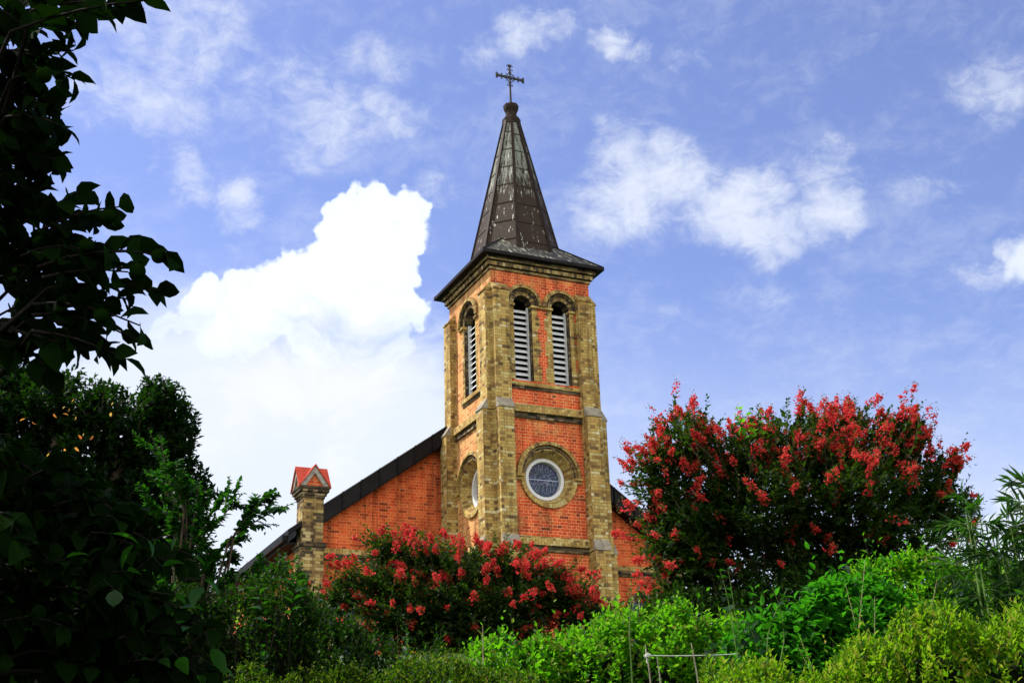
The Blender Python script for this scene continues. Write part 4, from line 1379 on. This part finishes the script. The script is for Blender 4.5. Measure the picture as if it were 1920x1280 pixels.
q = at(120, 1000, 14.5)
lobed_tree('broadleaf_tree', 'dense dark green broadleaf tree behind the persimmon on the left', 'tree', on_ground(q[0], q[1]),
           [(120, 760, 14.5, 120, 80), (220, 790, 14.4, 120, 90), (290, 850, 14.4, 95, 85), (40, 800, 14.6, 120, 110), (330, 900, 14.3, 60, 65), (140, 900, 14.3, 170, 110), (240, 960, 14.2, 150, 100), (-60, 750, 14.8, 120, 130), (380, 905, 14.4, 22, 38), (325, 800, 14.4, 50, 75, ), (300, 740, 14.4, 55, 50), (60, 1020, 14.2, 170, 120), (200, 1090, 14.0, 190, 100), (20, 690, 14.9, 60, 50), (-40, 860, 14.4, 120, 90), (350, 960, 14.2, 60, 60), (300, 1000, 14.0, 110, 90), (330, 1090, 13.8, 120, 80), (100, 1190, 13.8, 260, 110), (330, 1200, 13.6, 150, 90)],
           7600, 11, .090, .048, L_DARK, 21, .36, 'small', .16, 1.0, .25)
L_TURN = leaf_mat('turning_leaf', [(.55, .10, .02), (.6, .25, .04), (.5, .42, .08)], (.9, .4, .06), .5, .5, .1)
_tree = [o_ for o_ in bpy.data.objects if o_.name == 'broadleaf_tree'][0]
_r = np.random.default_rng(77)
_lv = Leaves('broad')
_tp = [(135, 753), (122, 762), (130, 765), (128, 778), (142, 780), (213, 754), (208, 773), (158, 812), (175, 816), (153, 823), (100, 775), (60, 790), (48, 785), (22, 640), (12, 648), (108, 845), (95, 850), (120, 842), (140, 838)]
_P = np.array([at(x_, y_, 12.7 if y_ > 700 else 13.5) for x_, y_ in _tp])
_lv.add(_P, rand_dir(_r, len(_P)) * .7 + np.array([0, 0, -.5]), rand_dir(_r, len(_P)), _r.uniform(.035, .065, len(_P)), _r.uniform(.016, .028, len(_P)))
_lv.build('turning_leaves', L_TURN, _tree)
q = at(330, 1180, 8.6)


def spray_shrub(name, label, cat, base, sprays, seed, leaf, wid, mat, M=26, sub=3, kind='broad', mode='pairs', droop=.15, smat=None, r0=.012):
    """arching sprays given by their end points, each with side shoots"""
    rng = np.random.default_rng(seed)
    root = empty(name, tuple(base), label, cat)
    b = np.array(base)
    P0, P1, P2 = [], [], []
    cur = []
    for (a, c, d) in sprays:
        A_ = at(a[0], a[1], d); C_ = at(c[0], c[1], d + rng.uniform(-.15, .15))
        B_ = (A_ + C_) / 2 + np.array([0, 0, .08 * np.linalg.norm(C_ - A_)])
        P0.append(A_); P1.append(B_); P2.append(C_)
        cur.append((curve_pts(b + rng.normal(0, .05, 3) * np.array([1, 1, 0]), A_, (0, 0, .15), 6), list(np.linspace(r0 * 1.4, r0 * .6, 6))))
        cur.append(([bez(A_, B_, C_, np.array(t_)) for t_ in np.linspace(0, 1, 7)], list(np.linspace(r0 * .6, .002, 7))))
        for k in range(sub):
            t_ = rng.uniform(.15, .75)
            p = bez(A_, B_, C_, np.array(t_)); tn = nrm(bez_d(A_, B_, C_, np.array(t_)))
            d_ = nrm(tn + rand_dir(rng, 1)[0] * .8 + np.array([0, 0, .1]))
            l = np.linalg.norm(C_ - A_) * rng.uniform(.25, .5)
            P0.append(p); P2.append(p + d_ * l); P1.append(p + d_ * l * .5 + np.array([0, 0, .02]))
            cur.append(([p, P1[-1], P2[-1]], [.004, .003, .0015]))
    lv = Leaves(kind)
    sprigs(rng, lv, np.array(P0), np.array(P1), np.array(P2), M, leaf, wid, .05, 1.1, droop, .55, mode, .4, .9)
    lv.build('foliage', mat, root)
    stems_part('stem', smat or BARK, root, cur, 5)
    return root


spray_shrub('arching_shrub', 'bright green shrub with arching leafy sprays, left of the church pillar', 'shrub', on_ground(q[0], q[1]),
            [((350, 1010), (282, 812), 8.6), ((345, 960), (310, 850), 8.5), ((350, 980), (345, 880), 8.6), ((360, 1000), (375, 905), 8.7), ((370, 1010), (420, 925), 8.6), ((380, 1020), (455, 925), 8.6), ((440, 1000), (500, 932), 8.5), ((430, 1010), (552, 942), 8.5), ((440, 1000), (480, 960), 8.6),
             ((390, 1040), (470, 1010), 8.7), ((400, 1060), (450, 1050), 8.6), ((330, 950), (270, 880), 8.8), ((330, 980), (265, 930), 8.7), ((340, 1030), (300, 930), 8.5), ((360, 1060), (400, 970), 8.5), ((380, 1080), (420, 1020), 8.4), ((350, 1100), (330, 1000), 8.4), ((400, 1100), (380, 1040), 8.4), ((420, 1100), (500, 1070), 8.6), ((450, 1110), (540, 1060), 8.7), ((450, 1120), (560, 1075), 8.8), ((400, 1120), (440, 1080), 8.4), ((340, 1080), (280, 1010), 8.3), ((330, 1120), (270, 1070), 8.3)],
            31, .062, .036, L_FRESH, 24, 4)


# ------------------------------------------------------------------ hedges and bushes
def hedge(name, label, cat, top, dep, thick, mat, seed, density, shoot, M, leaf, wid, kind='small', fuzz=.06, front=1.3, spread=.9, droop=.0, mode='spiral', bump=.10, mound=.5):
    """a bank of foliage: its top line is given by points, its front falls to the ground"""
    rng = np.random.default_rng(seed)
    pts = np.array([at(x, y, (d if d else dep)) for (x, y, *dd) in top for d in [dd[0] if dd else dep]])
    seg = np.linalg.norm(np.diff(pts, axis=0), axis=1); cum = np.concatenate([[0], np.cumsum(seg)]); tot = cum[-1]
    mid = pts[len(pts) // 2]
    g = on_ground(mid[0], mid[1])
    root = empty(name, g, label, cat)
    ph = rng.uniform(0, 6, 8)

    def lump(s, c): return bump * (np.sin(s * 5.1 + ph[0] + 2 * c) * .5 + np.sin(s * 11.3 + ph[1] - 3 * c) * .3 + np.sin(s * 23 + ph[2] + 9 * c) * .25 + np.sin(c * 8 + s * 3 + ph[3]) * .4)

    def surf(s, c, inset=0.0):
        """c 0..1 front face from low to the shoulder, 1..2 over the top to the back"""
        x = np.stack([np.interp(s, cum, pts[:, i]) for i in range(3)], -1)
        f = np.clip(c, 0, 1); b = np.clip(c - 1, 0, 1)
        hgt = np.where(c < 1, -front * (1 - np.sin(f * math.pi / 2)) , -thick * .25 * b * b)
        dpt = np.where(c < 1, -mound * thick * np.cos(f * math.pi / 2), thick * b)
        l = lump(s, c) - inset
        fx = np.where(c < 1, np.cos(f * math.pi / 2), 0.0); fz = np.where(c < 1, np.sin(f * math.pi / 2), 1.0)
        o = x + FH[None] * (dpt - fx * l)[:, None] + np.array([0, 0, 1.])[None] * (hgt + fz * l - .02)[:, None]
        n = -FH[None] * fx[:, None] + np.array([0, 0, 1.])[None] * fz[:, None]
        return o, nrm(n)
    area = tot * (front * 1.1 + thick)
    n = int(density * area)
    s = rng.uniform(0, tot, n)
    c = np.where(rng.uniform(0, 1, n) < (front / (front + thick)), rng.uniform(0, 1, n), rng.uniform(1, 2, n))
    o, nn = surf(s, c, rng.uniform(-.02, .06, n))
    d = nrm(nn * .8 + np.array([0, 0, .55]) + rand_dir(rng, n) * .55)
    ln = shoot * rng.uniform(.6, 1.3, n) * np.where(rng.uniform(0, 1, n) < .06, 1.0 + fuzz / .06, 1.0)
    P0 = o - d * (ln * .55)[:, None]; P2 = o + d * (ln * .45)[:, None]
    P1 = (P0 + P2) / 2 + rng.normal(0, .015, P0.shape)
    lv = Leaves(kind)
    sprigs(rng, lv, P0, P1, P2, M, leaf, wid, .15, spread, droop, .4, mode, .5, .6)
    mb = MB(); s_ = rng.choice(n, min(n, 400), replace=False)
    twig_mesh(mb, P0[s_], P1[s_], P2[s_], .003, .0015, 3, 2)
    lv.build('foliage', mat, root, mb, BARK)
    # dark inner sheet for the twigs, their shade put into its colour
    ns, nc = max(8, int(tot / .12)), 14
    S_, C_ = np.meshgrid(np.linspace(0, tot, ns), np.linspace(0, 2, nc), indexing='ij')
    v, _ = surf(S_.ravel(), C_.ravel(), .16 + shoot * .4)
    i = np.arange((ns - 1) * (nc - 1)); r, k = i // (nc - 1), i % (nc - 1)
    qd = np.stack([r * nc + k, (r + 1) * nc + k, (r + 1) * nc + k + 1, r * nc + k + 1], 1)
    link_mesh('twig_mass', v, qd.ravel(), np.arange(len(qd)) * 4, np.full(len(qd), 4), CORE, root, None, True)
    return root


hedge('evergreen_bush', 'dark small-leaved evergreen bush growing up to the base of the church pillar', 'bush',
      [(215, 1165), (300, 1125), (370, 1100), (420, 1112), (465, 1092), (510, 1102), (545, 1120), (600, 1160), (650, 1165), (700, 1195), (760, 1212), (830, 1225)], 7.6, .7, L_BUSH, 41, 640, .15, 9, .040, .021, 'small', .18, 1.5, .9, bump=.2)
hedge('clipped_hedge', 'low clipped hedge with yellowish new tips along the bottom of the picture', 'hedge',
      [(380, 1295), (480, 1284), (580, 1270), (680, 1252), (780, 1243), (860, 1245), (940, 1262), (1010, 1278)], 7.0, .6, L_CLIP, 42, 800, .10, 8, .034, .016, 'small', .06, 1.0, .9)
hedge('vine_hedge', 'hedge smothered in sunlit yellow green vine leaves in front of the tower', 'hedge',
      [(840, 1285), (900, 1248), (960, 1228), (1040, 1204), (1110, 1182), (1180, 1172), (1225, 1168), (1262, 1142), (1310, 1150), (1370, 1195), (1420, 1230)], 10.6, .8, L_VINE, 43, 300, .22, 8, .078, .046, 'small', .14, 1.3, 1.0, bump=.18)
hedge('leafy_shrub', 'fresh green broad-leaved shrub under the large flowering tree', 'shrub',
      [(1360, 1215), (1430, 1170), (1490, 1145), (1550, 1118), (1610, 1100), (1660, 1108), (1720, 1150)], 9.6, .8, L_SHRUB, 44, 230, .22, 8, .11, .052, 'broad', .14, 1.6, 1.0, .15)
hedge('shade_bush', 'dark shaded bush filling the foot of the large flowering tree behind the bright shrubs', 'bush',
      [(1200, 1160), (1270, 1120), (1340, 1110), (1420, 1100), (1510, 1085), (1600, 1085), (1680, 1095)], 12.0, .7, L_BUSH, 47, 330, .2, 8, .06, .032, 'small', .14, 1.6, 1.0)
hedge('tall_hedge', 'dark green hedge with pale tips running to the right edge below the bamboo', 'hedge',
      [(1590, 1085), (1660, 1065), (1740, 1058), (1820, 1058), (1900, 1062), (1990, 1060)], 11.0, .7, L_VINE, 45, 330, .18, 8, .075, .038, 'small', .1, 1.3, 1.0)
hedge('box_hedge', 'yellow green box hedge in the lower right corner', 'hedge',
      [(1330, 1275), (1420, 1268), (1520, 1262), (1600, 1245), (1670, 1205), (1740, 1180), (1820, 1163), (1900, 1155), (1990, 1150)], 8.0, .8, L_BOX, 46, 520, .17, 9, .062, .025, 'small', .1, 1.2, .8, bump=.14)


# ------------------------------------------------------------------ bamboo
def bamboo():
    rng = np.random.default_rng(8)
    b = at(1890, 1150, 9.6)
    root = empty('bamboo_clump', on_ground(b[0], b[1]), 'clump of bamboo with narrow pointed leaves at the right edge', 'bamboo')
    culms = [(1850, 1080, 1815, 950), (1870, 1090, 1835, 955), (1900, 1090, 1870, 1010), (1905, 1080, 1895, 985), (1930, 1090, 1918, 950), (1950, 1090, 1940, 925), (1800, 1080, 1790, 985), (1890, 1090, 1855, 975), (1830, 1080, 1810, 950), (1925, 1090, 1880, 1010), (1960, 1080, 1912, 960), (1980, 1060, 1955, 930)]
    lv = Leaves('long')
    P0, P1, P2 = [], [], []
    for (x0, y0, x1, y1) in culms:
        d = 9.6 + rng.uniform(-.4, .5)
        foot = at(x0, y0, d); foot = np.array(on_ground(foot[0], foot[1])); tip = at(x1, y1, d)
        pts = curve_pts(foot, tip, (rng.normal(0, .04), rng.normal(0, .04), .1), 12)
        mb = MB(); mb.tube(pts, list(np.linspace(.014, .004, 12)), 7)
        for p_, r_ in zip(pts[1:-1], np.linspace(.0135, .005, 10)): mb.tube([p_ - np.array([0, 0, .006]), p_ + np.array([0, 0, .006])], r_ + .0025, 7)
        mb.build('culm', STEM_G, root)
        for k in range(16):
            t_ = rng.uniform(.35, 1.0)
            p = np.array(pts[min(11, int(t_ * 11.99))]) + rng.normal(0, .02, 3)
            a = rand_dir(rng, 1)[0]; a[2] = abs(a[2]) * .6 + .05; a = nrm(a)
            l = rng.uniform(.12, .30)
            P0.append(p); P2.append(p + a * l + np.array([0, 0, -.07])); P1.append(p + a * l * .5 + np.array([0, 0, .04]))
    P0, P1, P2 = map(np.array, (P0, P1, P2))
    sprigs(rng, lv, P0, P1, P2, 11, .165, .024, .25, .8, .18, .2, 'spiral', .6, .5)
    mb = MB(); twig_mesh(mb, P0, P1, P2, .003, .0015, 3, 3)
    lv.build('foliage', L_BAMB, root, mb, STEM_G)


bamboo()


# ------------------------------------------------------------------ single plants, climbers, stakes and twine
def stalk_plant(name, label, cat, foot_px, tip_px, dep, nleaf, leaf, wid, mat, seed, kind='broad', t0=.2, droop=.3, spread=1.2, lean=(0, 0, 0), smat=STEM_G, r=.005, mode='pairs', group=None):
    rng = np.random.default_rng(seed)
    f = at(*foot_px, dep); tip = at(*tip_px, dep)
    g = np.array(on_ground(f[0], f[1]))
    root = empty(name, tuple(g), label, cat, group)
    c = (f + tip) / 2 + np.array(lean)
    P = [g, f] + [bez(f, c, tip, np.array(q_)) for q_ in np.linspace(.15, 1, 7)]
    stems_part('stem', smat, root, [(P, list(np.linspace(r * 1.4, r * .4, len(P))))], 6)
    lv = Leaves(kind)
    sprigs(rng, lv, f[None], c[None], tip[None], nleaf, leaf, wid, t0, spread, droop, .55, mode, .35, .9)
    lv.build('foliage', mat, root)
    return root


stalk_plant('young_plant', 'young leafy shoot standing up in front of the dark centre of the smaller flowering tree', 'plant', (765, 1235), (762, 1180), 8.8, 14, .085, .042, L_FRESH, 51, t0=.0)
stalk_plant('sapling', 'broad-leaved sapling rising in front of the foot of the church pillar', 'plant', (585, 1200), (588, 1115), 7.6, 12, .12, .065, L_FRESH, 52, t0=.0, droop=.35)
stalk_plant('reed_shoot', 'thin pale reed stalk standing above the left end of the vine hedge', 'plant', (906, 1270), (905, 1172), 8.4, 6, .12, .014, L_VINE, 53, 'long', .35, .1, .9, smat=TWIG, mode='spiral')
stalk_plant('tall_weed', 'green weed stalk standing before the tower right buttress above the vine hedge', 'plant', (1180, 1190), (1184, 1090), 10.2, 9, .09, .028, L_FRESH, 54, 'broad', .05, .1, 1.1)
wl = ['pale seed-stalk weed, tallest of its stand, against the dark flowering tree', 'pale leaning weed stalk at the left of the stand in the leafy shrub', 'pale weed stalk in the middle of the stand, beside the box hedge', 'short pale weed stalk low down at the bottom of the leafy shrub', 'pale weed stalk bending right above the box hedge', 'thin pale weed stalk between the leafy shrub and the tall hedge']
for i, (a, c) in enumerate([((1600, 1290), (1622, 1050)), ((1540, 1290), (1500, 1195)), ((1640, 1290), (1640, 1120)), ((1540, 1300), (1498, 1215)), ((1720, 1280), (1757, 1085)), ((1625, 1250), (1585, 1095))]):
    stalk_plant('weed_stalk', wl[i], 'weed', a, c, 8.6 + .12 * i, 26, .05, .013, L_VINE if i % 2 else L_SHRUB, 60 + i, 'broad', .05, .0, .7, smat=TWIG, r=.004, mode='spiral', group='pale weed stalks in the leafy shrub')


tw_l = ['broad-leaved shoot sticking out of the dark bush, left of the church pillar', 'leafy shoot leaning over the dark bush in front of the nave side wall', 'arching leafy shoot low down in the dark bush at the bottom', 'upright shoot with pale tip at the top of the dark evergreen bush']
for i, (a, c, n_, l_) in enumerate([((500, 1180), (478, 1078), 12, .09), ((545, 1150), (560, 1058), 12, .085), ((500, 1290), (492, 1210), 10, .10), ((445, 1180), (448, 1125), 12, .035)]):
    stalk_plant('leafy_shoot', tw_l[i], 'plant', a, c, 7.15, n_, l_, l_ * .5, L_FRESH if i < 3 else L_BOX, 80 + i, t0=.0, droop=.3, smat=BARK_DK, r=.0022, group='leafy shoots rising from the dark bush')


def climber(name, label, foot_px, dep, shoots, leaf, wid, mat, seed, M=9, t0=.1, droop=.55, roots=4, smat=STEM_G):
    rng = np.random.default_rng(seed)
    f = at(*foot_px, dep); g = np.array(on_ground(f[0], f[1]))
    root = empty(name, tuple(g), label, 'climber')
    P0 = np.array([at(a[0], a[1], dep) for a, c in shoots]); P2 = np.array([at(c[0], c[1], dep + rng.uniform(-.1, .1)) for a, c in shoots])
    P1 = (P0 + P2) / 2 + rng.normal(0, .04, P0.shape)
    lv = Leaves('broad')
    sprigs(rng, lv, P0, P1, P2, M, leaf, wid, t0, 1.4, droop, .3, 'spiral', .6, 1.0)
    lv.build('foliage', mat, root)
    cur = [([bez(P0[i], P1[i], P2[i], np.array(q_)) for q_ in np.linspace(0, 1, 6)], list(np.linspace(.004, .002, 6))) for i in range(len(P0))]
    cur += [(curve_pts(g, P0[i], (0, 0, .1), 6), list(np.linspace(.007, .004, 6))) for i in range(min(roots, len(P0)))]
    for c_ in cur: stems_part('stem', smat, root, [c_], 5)
    return root


climber('broad_leaf_climber', 'climber with large heart-shaped bright leaves hanging in front of the large flowering tree', (1400, 1260), 9.0,
        [((1400, 1260), (1365, 1065)), ((1370, 1150), (1350, 1070)), ((1470, 1200), (1450, 1105)), ((1440, 1190), (1475, 1105)), ((1390, 1230), (1390, 1160)), ((1340, 1260), (1330, 1190)), ((1370, 1270), (1355, 1215)), ((1420, 1220), (1400, 1165))], .095, .07, L_FRESH, 71, 7)
climber('trailing_vine', 'light green vine near the top of the large flowering tree, showing against the sky', (1410, 840), 12.6,
        [((1410, 830), (1388, 762)), ((1420, 820), (1405, 765)), ((1400, 820), (1432, 775)), ((1390, 800), (1378, 778))], .10, .07, L_VINE, 72, 6, roots=1, smat=BARK_DK)

STK = simple_mat('weathered_stick', (.30, .26, .20), .9, 0, .4, 16, .1)
TWN = simple_mat('white_twine', (.50, .49, .47), .8, 0, .25, 30, .2)
sl_ = ['upright stick tied with white twine at the left end of the string', 'thin stick just right of the twine knot under the string', 'leaning stick under the middle of the white string', 'thin dark stick near the right end of the white string']
for i, (a, c) in enumerate([((1222, 1300), (1210, 1208)), ((1240, 1300), (1232, 1232)), ((1312, 1300), (1296, 1205)), ((1330, 1300), (1324, 1240))]):
    p0, p1 = at(*a, 8.9), at(*c, 8.9)
    g = np.array(on_ground(p0[0], p0[1]))
    mb = MB(); mb.tube([g, p0, (p0 + p1) / 2 + np.array([.004, 0, 0]), p1], [.006, .0055, .005, .0035], 7)
    o = mb.build('garden_stick', STK)
    tag(o, sl_[i], 'stick', 'sticks under the white string')
mb = MB()
a, c = at(1213, 1228, 8.9), at(1384, 1225, 8.95)
mb.tube(curve_pts(a, c, (0, 0, -.012), 14), .0030, 6)
rng_ = np.random.default_rng(3)
for k in range(9):
    d = rand_dir(rng_, 1)[0]
    mb.tube([a, a + d * .02, a + d * .03 + np.array([0, 0, rng_.uniform(-.035, .03)])], .0035, 5)
for k in range(4):
    th = np.linspace(0, 6.3, 10)
    mb.tube([a + .012 * (CRT * math.cos(q_) + FH * math.sin(q_)) + np.array([0, 0, .006 * k - .01]) for q_ in th], .0035, 5)
tag(mb.build('twine', TWN), 'taut white twine knotted round a stick in front of the vine hedge', 'string')
